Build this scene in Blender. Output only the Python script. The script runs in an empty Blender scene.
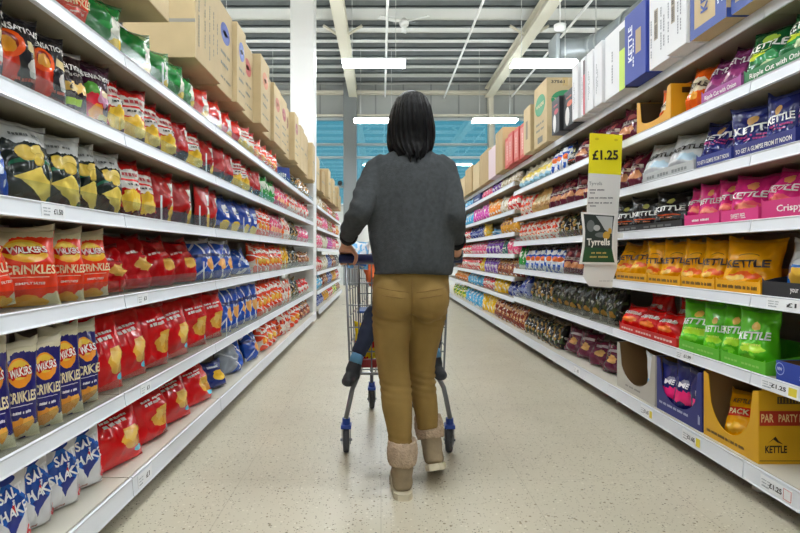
import bpy, bmesh, math, random
from mathutils import Vector, Matrix, Euler, noise
R = math.radians
PI = math.pi
rnd = random.Random(7)
SC = bpy.context.scene
COL = SC.collection
F, CX, CY, H = 560.0, 381.0, 254.0, 1.0
XL, XR = 0.98, 1.53                    # distance of the shelf fronts from the camera axis


def yl(px, X=XL): return F * X / (CX - px)
def yr(px, X=XR): return F * X / (px - CX)
def at(px, py, Y): return Vector(((px - CX) * Y / F, Y, H + (CY - py) * Y / F))


def lin(h):
    h = h.lstrip('#')
    c = [int(h[i:i + 2], 16) / 255 for i in (0, 2, 4)]
    return tuple((x / 12.92 if x <= .04045 else ((x + .055) / 1.055) ** 2.4) for x in c) + (1.0,)


# ------------------------------------------------------------------ materials
_mats = {}


def mat(name, col, rough=.5, metal=0.0, spec=.5, noise_amt=0.0, nscale=20.0, bump=0.0, bscale=60.0, coat=0.0, stretch=(1, 1, 1)):
    if name in _mats: return _mats[name]
    m = bpy.data.materials.new(name); m.use_nodes = True
    nt = m.node_tree; b = nt.nodes['Principled BSDF']
    c = lin(col)
    b.inputs['Base Color'].default_value = c
    b.inputs['Roughness'].default_value = rough
    b.inputs['Metallic'].default_value = metal
    b.inputs['Specular IOR Level'].default_value = spec
    b.inputs['Coat Weight'].default_value = coat
    if noise_amt or bump:
        tc = nt.nodes.new('ShaderNodeTexCoord')
        mp = nt.nodes.new('ShaderNodeMapping'); mp.inputs['Scale'].default_value = stretch
        nt.links.new(tc.outputs['Object'], mp.inputs['Vector'])
    if noise_amt:
        n = nt.nodes.new('ShaderNodeTexNoise'); n.inputs['Scale'].default_value = nscale; n.inputs['Detail'].default_value = 4
        nt.links.new(mp.outputs[0], n.inputs['Vector'])
        r = nt.nodes.new('ShaderNodeValToRGB')
        r.color_ramp.elements[0].position = .3; r.color_ramp.elements[1].position = .7
        r.color_ramp.elements[0].color = tuple(x * (1 - noise_amt) for x in c[:3]) + (1,)
        r.color_ramp.elements[1].color = tuple(min(1, x * (1 + noise_amt)) for x in c[:3]) + (1,)
        nt.links.new(n.outputs['Fac'], r.inputs['Fac']); nt.links.new(r.outputs['Color'], b.inputs['Base Color'])
    if bump:
        n = nt.nodes.new('ShaderNodeTexNoise'); n.inputs['Scale'].default_value = bscale; n.inputs['Detail'].default_value = 3
        nt.links.new(mp.outputs[0], n.inputs['Vector'])
        bp = nt.nodes.new('ShaderNodeBump'); bp.inputs['Strength'].default_value = bump; bp.inputs['Distance'].default_value = .01
        nt.links.new(n.outputs['Fac'], bp.inputs['Height']); nt.links.new(bp.outputs['Normal'], b.inputs['Normal'])
    _mats[name] = m
    return m


def clear_mat(name, tint, refl_rough=.05, mn=.06):
    if name in _mats: return _mats[name]
    m = bpy.data.materials.new(name); m.use_nodes = True
    nt = m.node_tree; nt.nodes.clear()
    o = nt.nodes.new('ShaderNodeOutputMaterial'); mx = nt.nodes.new('ShaderNodeMixShader')
    t = nt.nodes.new('ShaderNodeBsdfTransparent'); t.inputs[0].default_value = lin(tint)
    g = nt.nodes.new('ShaderNodeBsdfGlossy'); g.inputs['Roughness'].default_value = refl_rough
    lw = nt.nodes.new('ShaderNodeLayerWeight'); lw.inputs[0].default_value = .5
    pw = nt.nodes.new('ShaderNodeMath'); pw.operation = 'POWER'; pw.inputs[1].default_value = 4.0; nt.links.new(lw.outputs['Facing'], pw.inputs[0])
    ad = nt.nodes.new('ShaderNodeMath'); ad.operation = 'MULTIPLY_ADD'; ad.inputs[1].default_value = .32; ad.inputs[2].default_value = mn; ad.use_clamp = True
    nt.links.new(pw.outputs[0], ad.inputs[0]); nt.links.new(ad.outputs[0], mx.inputs[0])
    nt.links.new(t.outputs[0], mx.inputs[1]); nt.links.new(g.outputs[0], mx.inputs[2]); nt.links.new(mx.outputs[0], o.inputs[0])
    _mats[name] = m
    return m


def light_mat(name, col, strength):
    m = bpy.data.materials.new(name); m.use_nodes = True
    nt = m.node_tree; nt.nodes.clear()
    o = nt.nodes.new('ShaderNodeOutputMaterial'); e = nt.nodes.new('ShaderNodeEmission')
    e.inputs[0].default_value = lin(col); e.inputs[1].default_value = strength
    nt.links.new(e.outputs[0], o.inputs[0]); return m


def ink(h):
    import colorsys
    h = h.lstrip('#'); a, b, c = colorsys.rgb_to_hsv(*[int(h[i:i + 2], 16) / 255 for i in (0, 2, 4)])
    if b > .4: b, c = min(1, b * 1.06), min(.95, c * 1.14)
    return lin('%02x%02x%02x' % tuple(round(x * 255) for x in colorsys.hsv_to_rgb(a, b, c)))


def print_mat(name, base, layers, rough=.3, bump=.25, wob=.035, spec=.5):
    """Printed plastic film: flat shapes laid over a base colour in the print's own UV space."""
    m = bpy.data.materials.new(name); m.use_nodes = True
    nt = m.node_tree; N = nt.nodes.new; L = nt.links.new
    b = nt.nodes['Principled BSDF']; b.inputs['Roughness'].default_value = rough * .58; b.inputs['Specular IOR Level'].default_value = spec
    uv = N('ShaderNodeUVMap')
    nz = N('ShaderNodeTexNoise'); nz.inputs['Scale'].default_value = 7; nz.inputs['Detail'].default_value = 2
    L(uv.outputs[0], nz.inputs['Vector'])
    vs = N('ShaderNodeVectorMath'); vs.operation = 'MULTIPLY_ADD'
    L(nz.outputs['Color'], vs.inputs[0]); vs.inputs[1].default_value = (wob * 4, wob * 4, 0); vs.inputs[2].default_value = (-wob * 2, -wob * 2, 0)
    wv = N('ShaderNodeVectorMath'); wv.operation = 'ADD'; L(uv.outputs[0], wv.inputs[0]); L(vs.outputs[0], wv.inputs[1])
    rgb = N('ShaderNodeRGB'); rgb.outputs[0].default_value = ink(base); cur = rgb.outputs[0]

    def vmath(op, a, bb=None, cc=None):
        n = N('ShaderNodeVectorMath'); n.operation = op
        L(a, n.inputs[0])
        if bb is not None: n.inputs[1].default_value = bb
        if cc is not None: n.inputs[2].default_value = cc
        return n

    def math1(op, a, v):
        n = N('ShaderNodeMath'); n.operation = op; L(a, n.inputs[0])
        if isinstance(v, (int, float)): n.inputs[1].default_value = v
        else: L(v, n.inputs[1])
        return n.outputs[0]
    for ly in layers:
        k = ly[0]; col = ly[-1]
        if k in ('ell', 'blob'):
            _, cx, cy, rx, ry, _c = ly
            src = wv.outputs[0] if k == 'blob' else uv.outputs[0]
            n = vmath('MULTIPLY_ADD', src, (1 / rx, 1 / ry, 0), (-cx / rx, -cy / ry, 0))
            ln = vmath('LENGTH', n.outputs[0]); msk = math1('LESS_THAN', ln.outputs['Value'], 1.0)
        elif k in ('rect', 'wrect'):
            _, x0, x1, y0, y1, _c = ly
            hx, hy, mx, my = (x1 - x0) / 2, (y1 - y0) / 2, (x0 + x1) / 2, (y0 + y1) / 2
            src = wv.outputs[0] if k == 'wrect' else uv.outputs[0]
            n = vmath('MULTIPLY_ADD', src, (1 / hx, 1 / hy, 0), (-mx / hx, -my / hy, 0))
            a = vmath('ABSOLUTE', n.outputs[0]); sp = N('ShaderNodeSeparateXYZ'); L(a.outputs[0], sp.inputs[0])
            msk = math1('LESS_THAN', math1('MAXIMUM', sp.outputs[0], sp.outputs[1]), 1.0)
        elif k == 'poly':
            pts = ly[1]; msk = None
            area = sum(pts[i][0] * pts[(i + 1) % len(pts)][1] - pts[(i + 1) % len(pts)][0] * pts[i][1] for i in range(len(pts)))
            if area < 0: pts = pts[::-1]
            for i in range(len(pts)):
                (xa, ya), (xb, yb) = pts[i], pts[(i + 1) % len(pts)]
                nx, ny = -(yb - ya), xb - xa
                d = vmath('DOT_PRODUCT', uv.outputs[0], (nx, ny, 0))
                g = math1('GREATER_THAN', d.outputs['Value'], nx * xa + ny * ya)
                msk = g if msk is None else math1('MULTIPLY', msk, g)
        elif k == 'stripes':
            _, ax, ay, frac, _c = ly
            d = vmath('DOT_PRODUCT', uv.outputs[0], (ax, ay, 0))
            fr = N('ShaderNodeMath'); fr.operation = 'FRACT'; L(d.outputs['Value'], fr.inputs[0])
            msk = math1('LESS_THAN', fr.outputs[0], frac)
        else:                       # 'patch': irregular printed patches
            _, sc, off, thr, _c = ly
            n = vmath('MULTIPLY_ADD', uv.outputs[0], (sc, sc, 1), (off, off * 1.7, off))
            p = N('ShaderNodeTexNoise'); p.inputs['Scale'].default_value = 1; p.inputs['Detail'].default_value = 1.5
            L(n.outputs[0], p.inputs['Vector']); msk = math1('GREATER_THAN', p.outputs['Fac'], thr)
        mx = N('ShaderNodeMix'); mx.data_type = 'RGBA'
        L(msk, mx.inputs[0]); L(cur, mx.inputs[6]); mx.inputs[7].default_value = ink(col); cur = mx.outputs[2]
    L(cur, b.inputs['Base Color'])
    if bump:
        tc = N('ShaderNodeTexCoord'); n = N('ShaderNodeTexNoise'); n.noise_type = 'RIDGED_MULTIFRACTAL'; n.normalize = True; n.inputs['Scale'].default_value = 11; n.inputs['Detail'].default_value = 1.5; n.inputs['Distortion'].default_value = .6
        L(tc.outputs['Object'], n.inputs['Vector'])
        bp = N('ShaderNodeBump'); bp.inputs['Strength'].default_value = bump; bp.inputs['Distance'].default_value = .012
        L(n.outputs['Fac'], bp.inputs['Height']); L(bp.outputs['Normal'], b.inputs['Normal'])
    return m


# ------------------------------------------------------------------ geometry helpers
def obj(name, bm, m=None, parent=None, smooth=False, local=False, mats=None):
    me = bpy.data.meshes.new(name)
    if parent is not None and not local:
        bmesh.ops.translate(bm, vec=-parent.location, verts=bm.verts)
    bm.normal_update(); bm.to_mesh(me); bm.free()
    for x in (mats or ([m] if m else [])): me.materials.append(x)
    if smooth: me.polygons.foreach_set('use_smooth', [True] * len(me.polygons))
    o = bpy.data.objects.new(name, me); COL.objects.link(o)
    if parent is not None: o.parent = parent
    return o


def tag(o, label=None, cat=None, group=None, kind=None):
    if label: o['label'] = label
    if cat: o['category'] = cat
    if group: o['group'] = group
    if kind: o['kind'] = kind
    return o


def empty(name, loc, label=None, cat=None, group=None, rz=0.0):
    o = bpy.data.objects.new(name, None); COL.objects.link(o); o.location = loc; o.rotation_euler = (0, 0, rz); o.empty_display_size = .05
    return tag(o, label, cat, group)


def box(bm, x0, x1, y0, y1, z0, z1, bev=0.0):
    if x0 > x1: x0, x1 = x1, x0
    if y0 > y1: y0, y1 = y1, y0
    r = bmesh.ops.create_cube(bm, size=1.0)
    for v in r['verts']:
        v.co = Vector(((x0 + x1) / 2 + v.co.x * (x1 - x0), (y0 + y1) / 2 + v.co.y * (y1 - y0), (z0 + z1) / 2 + v.co.z * (z1 - z0)))
    if bev:
        es = list({e for v in r['verts'] for e in v.link_edges})
        bmesh.ops.bevel(bm, geom=es, offset=bev, segments=2, affect='EDGES', profile=.6)


def B(*a, **k):
    bm = bmesh.new(); box(bm, *a, **k); return bm


def tube(bm, pts, rad, seg=10, cap=True, squash=None, up=None):
    """Sweep an ellipse along points; rad = number, list of numbers or list of (a, b)."""
    pts = [Vector(p) for p in pts]; n = len(pts)
    if not isinstance(rad, (list, tuple)): rad = [rad] * n
    rings = []; prev = None
    for i, p in enumerate(pts):
        t = ((pts[min(i + 1, n - 1)] - p).normalized() + (p - pts[max(i - 1, 0)]).normalized())
        t = t.normalized() if t.length > 1e-6 else Vector((0, 0, 1))
        if up is not None: u = Vector(up)
        elif prev is None: u = Vector((1, 0, 0)) if abs(t.x) < .9 else Vector((0, 1, 0))
        else: u = prev
        u = (u - t * u.dot(t)).normalized(); prev = u; w = t.cross(u)
        a, b = rad[i] if isinstance(rad[i], (list, tuple)) else (rad[i], rad[i])
        rings.append([bm.verts.new(p + u * (a * math.cos(2 * PI * k / seg)) + w * (b * math.sin(2 * PI * k / seg))) for k in range(seg)])
    for i in range(n - 1):
        for k in range(seg):
            bm.faces.new((rings[i][k], rings[i][(k + 1) % seg], rings[i + 1][(k + 1) % seg], rings[i + 1][k]))
    if cap:
        bm.faces.new(rings[0][::-1]); bm.faces.new(rings[-1])
    return rings


def T(pts, rad, **k):
    bm = bmesh.new(); tube(bm, pts, rad, **k); bmesh.ops.recalc_face_normals(bm, faces=bm.faces); return bm


def ellipsoid(bm, c, r, seg=16, rot=None):
    q = bmesh.ops.create_uvsphere(bm, u_segments=seg, v_segments=max(6, seg * 2 // 3), radius=1.0)
    for v in q['verts']:
        p = Vector((v.co.x * r[0], v.co.y * r[1], v.co.z * r[2]))
        if rot is not None: p = rot @ p
        v.co = p + Vector(c)


def prism(pts2d, fr, depth):
    """Extrude a polygon drawn in frame fr=(origin,right,up) backwards by depth."""
    o, r, u = fr; n = r.cross(u)
    bm = bmesh.new()
    a = [bm.verts.new(o + r * x + u * y) for x, y in pts2d]
    b = [bm.verts.new(o + r * x + u * y - n * depth) for x, y in pts2d]
    bm.faces.new(a); bm.faces.new(b[::-1])
    for i in range(len(a)):
        j = (i + 1) % len(a); bm.faces.new((a[i], b[i], b[j], a[j]))
    bmesh.ops.recalc_face_normals(bm, faces=bm.faces)
    return bm


_txt = {}


def text_geo(txt, bold=.02, shear=0.0):
    """(verts, faces) of flat text, centred, scaled to unit width; third value is its height."""
    key = (txt, bold, shear)
    if key in _txt: return _txt[key]
    cu = bpy.data.curves.new('lettering', 'FONT'); cu.body = txt; cu.offset = bold; cu.shear = shear; cu.resolution_u = 2
    cu.align_x = 'CENTER'
    o = bpy.data.objects.new('lettering', cu); COL.objects.link(o)
    dg = bpy.context.evaluated_depsgraph_get()
    me = bpy.data.meshes.new_from_object(o.evaluated_get(dg))
    vs = [v.co.copy() for v in me.vertices]; fs = [tuple(p.vertices) for p in me.polygons]
    bpy.data.objects.remove(o); bpy.data.curves.remove(cu); bpy.data.meshes.remove(me)
    x0, x1 = min(v.x for v in vs), max(v.x for v in vs); y0, y1 = min(v.y for v in vs), max(v.y for v in vs)
    w = x1 - x0
    out = ([((v.x - (x0 + x1) / 2) / w, (v.y - (y0 + y1) / 2) / w) for v in vs], fs, (y1 - y0) / w)
    _txt[key] = out
    return out


def fine_text(txt, bold, cut=.04):
    key = (txt, bold, 'fine')
    if key not in _txt:
        vs, fs, hh = text_geo(txt, bold)
        bm = bmesh.new(); q = [bm.verts.new((a, b, 0)) for a, b in vs]
        for f in fs:
            try: bm.faces.new([q[i] for i in f])
            except ValueError: pass
        for _ in range(4):
            bmesh.ops.triangulate(bm, faces=[f for f in bm.faces if len(f.verts) > 3])
            es = [e for e in bm.edges if e.calc_length() > cut]
            if not es: break
            bmesh.ops.subdivide_edges(bm, edges=es, cuts=1)
        bm.verts.index_update()
        _txt[key] = ([(v.co.x, v.co.y) for v in bm.verts], [tuple(v.index for v in f.verts) for f in bm.faces], hh); bm.free()
    return _txt[key]


def flat_text(bm, txt, fr, x, y, w, h=None, bold=.02, shear=0.0, mi=0, off=.0015):
    o, r, u = fr; n = r.cross(u)
    vs, fs, hh = text_geo(txt, bold, shear); sy = w if h is None else h / hh
    q = [bm.verts.new(o + r * (x + a * w) + u * (y + b * sy) + n * off) for a, b in vs]
    for f in fs:
        try: bm.faces.new([q[i] for i in f]).material_index = mi
        except ValueError: pass


def flat_poly(bm, pts, fr, mi=0, off=.001):
    o, r, u = fr; n = r.cross(u)
    bm.faces.new([bm.verts.new(o + r * x + u * y + n * off) for x, y in pts]).material_index = mi


def ell_pts(cx, cy, rx, ry, n=24): return [(cx + rx * math.cos(2 * PI * i / n), cy + ry * math.sin(2 * PI * i / n)) for i in range(n)]
def rect_pts(x0, x1, y0, y1): return [(x0, y0), (x1, y0), (x1, y1), (x0, y1)]


def bake(bm, voxel, smooth_it=6, fac=.5):
    """Weld overlapping closed shapes into one continuous skin; returns a bmesh."""
    me = bpy.data.meshes.new('skin'); bm.to_mesh(me); bm.free()
    o = bpy.data.objects.new('skin', me); COL.objects.link(o)
    md = o.modifiers.new('r', 'REMESH'); md.mode = 'VOXEL'; md.voxel_size = voxel
    if smooth_it:
        s = o.modifiers.new('s', 'SMOOTH'); s.iterations = smooth_it; s.factor = fac
    dg = bpy.context.evaluated_depsgraph_get()
    m2 = bpy.data.meshes.new_from_object(o.evaluated_get(dg))
    bpy.data.objects.remove(o); bpy.data.meshes.remove(me)
    out = bmesh.new(); out.from_mesh(m2); bpy.data.meshes.remove(m2)
    return out


def ruffle(bm, amp, scale, seed=0.0):
    bm.normal_update()
    ds = [(v, v.normal.copy() * amp * noise.noise(Vector((v.co.x * scale[0] + seed, v.co.y * scale[1] + seed, v.co.z * scale[2])))) for v in bm.verts]
    for v, d in ds: v.co += d

# ------------------------------------------------------------------ camera and world
cam = bpy.data.objects.new('camera', bpy.data.cameras.new('camera')); COL.objects.link(cam)
cam.location = (0, 0, H); cam.rotation_euler = (PI / 2, 0, 0)
cam.data.sensor_width = 36; cam.data.lens = F / 800 * 36
cam.data.shift_x = (400 - CX) / 800; cam.data.shift_y = (CY - 266.5) / 800
cam.data.clip_start = .05; cam.data.clip_end = 200
SC.camera = cam
SC.view_settings.view_transform = 'Standard'; SC.view_settings.look = 'None'
SC.view_settings.exposure = 1.25; SC.view_settings.gamma = 1.0
w = bpy.data.worlds.new('dusk_sky'); SC.world = w; w.use_nodes = True
w.node_tree.nodes['Background'].inputs[0].default_value = (.075, .178, .21, 1)
w.node_tree.nodes['Background'].inputs[1].default_value = 1.0

# ------------------------------------------------------------------ the hall
X0, X1, Y0, Y1, ZC = -11.0, 13.0, -6.0, 18.2, 6.5


def floor_mat():
    m = mat('speckled vinyl', 'cac2ad', rough=.3, noise_amt=.05, nscale=1.3)
    nt = m.node_tree; N = nt.nodes.new; L = nt.links.new
    b = nt.nodes['Principled BSDF']; base = b.inputs['Base Color'].links[0].from_socket
    tc = N('ShaderNodeTexCoord'); cur = base
    for sc, thr, col, ch in ((70, .13, '5d4f38', .86), (42, .12, '85775a', .86), (120, .17, '8d8063', .78), (60, .15, 'dcd5c2', .86)):
        v = N('ShaderNodeTexVoronoi'); v.inputs['Scale'].default_value = sc
        dst = N('ShaderNodeTexNoise'); dst.inputs['Scale'].default_value = sc * 1.5
        ad = N('ShaderNodeVectorMath'); ad.operation = 'MULTIPLY_ADD'; ad.inputs[1].default_value = (.006, .006, .006)
        L(tc.outputs['Object'], dst.inputs['Vector']); L(dst.outputs['Color'], ad.inputs[0]); L(tc.outputs['Object'], ad.inputs[2])
        L(ad.outputs[0], v.inputs['Vector'])
        lt = N('ShaderNodeMath'); lt.operation = 'LESS_THAN'; lt.inputs[1].default_value = thr * 1.9; L(v.outputs['Distance'], lt.inputs[0])
        sp = N('ShaderNodeSeparateColor'); L(v.outputs['Color'], sp.inputs[0])
        gt = N('ShaderNodeMath'); gt.operation = 'GREATER_THAN'; gt.inputs[1].default_value = ch; L(sp.outputs[0], gt.inputs[0])
        ml = N('ShaderNodeMath'); ml.operation = 'MULTIPLY'; L(lt.outputs[0], ml.inputs[0]); L(gt.outputs[0], ml.inputs[1])
        mx = N('ShaderNodeMix'); mx.data_type = 'RGBA'; L(ml.outputs[0], mx.inputs[0]); L(cur, mx.inputs[6]); mx.inputs[7].default_value = lin(col); cur = mx.outputs[2]
    # faint sheet seams
    br = N('ShaderNodeTexBrick'); br.offset = 0; br.inputs['Scale'].default_value = 1; br.inputs['Mortar Size'].default_value = .0022
    br.inputs['Brick Width'].default_value = .62; br.inputs['Row Height'].default_value = .62; L(tc.outputs['Object'], br.inputs['Vector'])
    mf = N('ShaderNodeMath'); mf.operation = 'MULTIPLY'; mf.inputs[1].default_value = .28; L(br.outputs['Fac'], mf.inputs[0])
    mx = N('ShaderNodeMix'); mx.data_type = 'RGBA'; L(mf.outputs[0], mx.inputs[0]); L(cur, mx.inputs[6]); mx.inputs[7].default_value = lin('8a7d64')
    L(mx.outputs[2], b.inputs['Base Color'])
    # worn patches gloss differently
    n = N('ShaderNodeTexNoise'); n.inputs['Scale'].default_value = 5; n.inputs['Detail'].default_value = 5; L(tc.outputs['Object'], n.inputs['Vector'])
    mr = N('ShaderNodeMapRange'); mr.inputs['To Min'].default_value = .22; mr.inputs['To Max'].default_value = .42
    L(n.outputs['Fac'], mr.inputs['Value']); L(mr.outputs[0], b.inputs['Roughness'])
    return m


tag(obj('floor', B(X0, X1, Y0, Y1, -.1, 0), floor_mat()), kind='structure')
clad = mat('grey wall cladding', 'a9adab', .6, noise_amt=.04, nscale=2)
white_clad = mat('white painted lining', 'd9dbd8', .6)
deck = mat('roof deck sheet', 'cfd1cf', .6, noise_amt=.03, nscale=1.5)
purlin_m = mat('shade grey purlin', '6a7072', .55, noise_amt=.08, nscale=5)  # dark grey puts the shade on the purlin webs into the colour
cream_steel = mat('cream painted steel', 'd6d2c2', .5)
mid_steel = mat('grey painted steel', '7d8284', .55)
white_paint = mat('white gloss paint', 'e9eaea', .4)
tag(obj('ceiling', B(X0, X1, Y0, Y1 + .2, ZC, ZC + .1), deck), kind='structure')
tag(obj('wall_west', B(X0 - .2, X0, Y0, Y1, 0, ZC), clad), kind='structure')
tag(obj('wall_east', B(X1, X1 + .2, Y0, Y1, 0, ZC), clad), kind='structure')
tag(obj('wall_south', B(X0, X1, Y0 - .2, Y0, 0, ZC), clad), kind='structure')
# far wall: cladding above, lining below, glazing between
ZS, ZT = 2.55, 5.42
tag(obj('wall_north', B(X0, X1, Y1, Y1 + .2, ZT, ZC), clad), kind='structure')
tag(obj('wall_north_lining', B(X0, X1, Y1, Y1 + .2, 0, ZS), white_clad), kind='structure')
bm = bmesh.new()
x = X0
while x < X1:
    box(bm, x, x + .05, Y1 - .02, Y1, ZT, ZC); x += .9
tag(obj('trim_cladding_ribs', bm, mat('cladding rib', '8d9190', .6)), kind='structure')
pane_m = clear_mat('window glass', 'd8f4fb', .01, .10)
k = 0
xs = [-10.9, -7.6, -4.3, -1.05, 1.45, 3.6, 6.9, 10.2, 12.9]
for a, b_ in zip(xs, xs[1:]):
    k += 1
    bm = bmesh.new()
    box(bm, a, a + .1, Y1 - .05, Y1 + .1, ZS, ZT); box(bm, b_ - .06, b_, Y1 - .05, Y1 + .1, ZS, ZT)
    for z in (ZS, 3.15, 4.1, 4.52, ZT - .08): box(bm, a + .1, b_ - .06, Y1 - .04, Y1 + .1, z, z + .07)
    fr = tag(obj('window_%d' % k, bm, mat('window frame', 'b9c3c6', .5)), kind='structure')
    obj('glass_pane', B(a + .08, b_ - .04, Y1 + .04, Y1 + .055, ZS, ZT), pane_m, fr)
bm = bmesh.new(); box(bm, -1.2, -.78, Y1 - .35, Y1 - .02, 0, ZC)
tag(obj('pillar_north', bm, mid_steel), kind='structure')
bm = bmesh.new(); box(bm, 3.45, 3.6, Y1 - .3, Y1 - .02, 0, ZC)
tag(obj('pillar_east', bm, cream_steel), kind='structure')
bm = bmesh.new(); box(bm, X0, X1, Y1 - .3, Y1 - .08, ZC - .36, ZC - .27)
tag(obj('beam_eaves', bm, cream_steel), kind='structure')
bm = bmesh.new(); box(bm, X0, X1, Y1 - .22, Y1 - .1, 5.43, 5.49)
tag(obj('beam_window_head', bm, cream_steel), kind='structure')
# the square white column standing in the shelving run
bm = bmesh.new(); box(bm, -1.33, -.985, 8.2, 8.55, 0, ZC, .01)
tag(obj('pillar_aisle', bm, white_paint), kind='structure')
# rafters run down the hall, purlins cross it
for i, xr in enumerate((-.89, 3.44, -5.3, 7.8)):
    bm = bmesh.new()
    box(bm, xr - .13, xr + .13, Y0, Y1 - .3, ZC - .5, ZC - .47); box(bm, xr - .02, xr + .02, Y0, Y1 - .3, ZC - .47, ZC - .22); box(bm, xr - .13, xr + .13, Y0, Y1 - .3, ZC - .23, ZC - .2)
    for y in (8.0, 13.0):
        for s in (-1, 1):
            tube(bm, [(xr + s * .05, y, ZC - .45), (xr + s * .45, y, ZC - .2)], .035, seg=6)
    tag(obj('beam_rafter_%d' % (i + 1), bm, cream_steel), kind='structure')
ys = [-5, -3.5, -2, -.5, 1, 2.5, 4, 5.4, 6.8, 8.1, 9.4, 10.8, 12.15, 13.2, 13.95, 14.6, 15.2, 15.85, 16.6, 17.45]
for i, y in enumerate(ys):
    bm = bmesh.new(); box(bm, X0, X1, y - .02, y + .02, ZC - .13, ZC); box(bm, X0, X1, y - .02, y + .1, ZC - .13, ZC - .115)
    tag(obj('beam_purlin_%d' % (i + 1), bm, purlin_m), kind='structure')
for i, (xc, zc) in enumerate(((2.0, 5.95), (4.15, 6.0), (.13, 6.0), (-3.2, 5.95))):
    tag(obj('ceiling_conduit', T([(xc, Y0 + .1, zc), (xc, Y1 - .4, zc)], .028, seg=8), white_paint),
        ('thin white conduit running down the roof above the aisle', 'thin white conduit ending beside the round sensor near the duct',
         'thin white conduit passing over the woman and the ceiling fan', 'thin white conduit above the brown cartons opposite the sign')[i][:200], 'conduit', kind='thing')

# lamps
lamp = light_mat('lamp diffuser', 'f6fbff', 22.5)
lamp_case = mat('lamp housing', 'e4e6e6', .4)
cable_m = mat('steel cable', 'c8cac8', .4, metal=.3)
proto_parts = None
lamp_names = {}
for j, y in enumerate((-3.0, 1.4, 5.8, 10.25, 14.65)):
    for i in range(-3, 4):
        xx = -.13 + 3.1 * i
        e = empty('ceiling_light', (xx, y, 4.46))
        if proto_parts is None:
            ps = [obj('diffuser', B(-.57, .57, -.17, .17, 0, .03), lamp, e, local=True),
                  obj('housing', B(-.58, .58, -.1, .1, .031, .085, .008), lamp_case, e, local=True)]
            for s in (-1, 1):
                ps.append(obj('suspension_cable', T([(s * .4, 0, .085), (s * .4, 0, ZC - 4.46 - .02)], .006, seg=5), cable_m, e, local=True))
            proto_parts = ps
        else:
            for p in proto_parts:
                c = p.copy(); COL.objects.link(c); c.parent = e
        row = ('behind the camera', 'over the camera', 'over the trolley', 'above the aisle before the fan', 'close to the far windows')[j]
        col = ('third bay west of', 'second bay west of', 'first bay west of', 'directly over', 'first bay east of', 'second bay east of', 'third bay east of')[i + 3]
        tag(e, 'hanging white panel lamp %s, %s the aisle' % (row, col), 'ceiling light', 'panel lamps under the roof')

# ceiling fan
FY = 12.6; c = at(404, 22, FY)
fan = empty('ceiling_fan', c, 'white ceiling fan hanging from the roof over the aisle', 'fan')
fw = mat('fan white', 'dfe1e0', .45)
bm = T([c + Vector((0, 0, .06)), c + Vector((0, 0, ZC - c.z - .2))], .03, seg=10); obj('downrod', bm, fw, fan)
bm = bmesh.new(); tube(bm, [c + Vector((0, 0, -.1)), c + Vector((0, 0, -.08)), c + Vector((0, 0, .0)), c + Vector((0, 0, .08))], [.05, .1, .12, .05], seg=16)
obj('motor_housing', bm, fw, fan, smooth=True)
bm = bmesh.new(); box(bm, c.x - .25, c.x + .25, c.y - .03, c.y + .03, ZC - .3, ZC - .24); obj('ceiling_bracket', bm, purlin_m, fan)
for a in (88, 205, 328):
    bm = bmesh.new(); box(bm, .1, .62, -.06, .06, -.008, .008, .004)
    bmesh.ops.rotate(bm, verts=bm.verts, cent=(0, 0, 0), matrix=Matrix.Rotation(R(a), 3, 'Z') @ Matrix.Rotation(R(12), 3, 'X'))
    obj('blade', bm, fw, fan, local=True)
# round sensor
c = at(560, 27, 11.0)
sn = obj('ceiling_sensor', T([c + Vector((0, 0, -.08)), c + Vector((0, 0, -.05)), c + Vector((0, 0, .04)), c + Vector((0, 0, .07))], [.06, .11, .12, .05], seg=16), white_paint, smooth=True)
tag(sn, 'round white ceiling sensor on the conduit near the grey duct', 'sensor')
obj('mounting_stem', T([c + Vector((0, 0, .06)), Vector((c.x, c.y, ZC - .01))], .012, seg=6), white_paint, sn)
# ventilation duct
dm = mat('grey duct metal', '8f979a', .45, metal=.4, noise_amt=.06, nscale=3)
dp = [at(800, -80, 8.0), at(690, -22, 8.6), at(650, 10, 9.2), at(618, 34, 10.2), at(596, 47, 11.0), at(584, 50, 11.2), at(556, 51, 11.2)]
duct = obj('ventilation_duct', T(dp, .24, seg=16), dm, smooth=True)
tag(duct, 'fat round grey ventilation duct bending above the white cartons', 'duct')
for a, b_ in ((1, .35), (2, .5), (3, .5), (4, .1)):
    p = dp[a].lerp(dp[a + 1], b_); d = (dp[a + 1] - dp[a]).normalized()
    obj('duct_collar', T([p - d * .03, p + d * .03], .262, seg=16), mat('duct collar metal', 'a4abad', .4, metal=.4), duct, smooth=False)
bm = bmesh.new(); e0 = dp[-1]; box(bm, e0.x - .08, e0.x, e0.y - .26, e0.y + .26, e0.z - .26, e0.z + .26, .02); obj('duct_grille', bm, mat('duct grille', '9aa1a3', .5), duct)
for i, p in enumerate((dp[1], dp[4])):
    obj('duct_hanger', T([p, Vector((p.x, p.y, ZC))], .012, seg=5), cable_m, duct)
# two little round black fittings on the far glazing
for i, px in enumerate((331, 340)):
    c = at(px, 183, 17.7)
    tag(obj('wall_fitting', T([c, c + Vector((0, .12, 0)), c + Vector((0, .45, 0))], [.075, .075, .03], seg=12), mat('black plastic', '1b1c1e', .4), smooth=True),
        'small round black speaker on the far window, %s' % ('further from the woman' if i == 0 else 'closer to the woman'), 'fitting', 'round black fittings on the far window')

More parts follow.
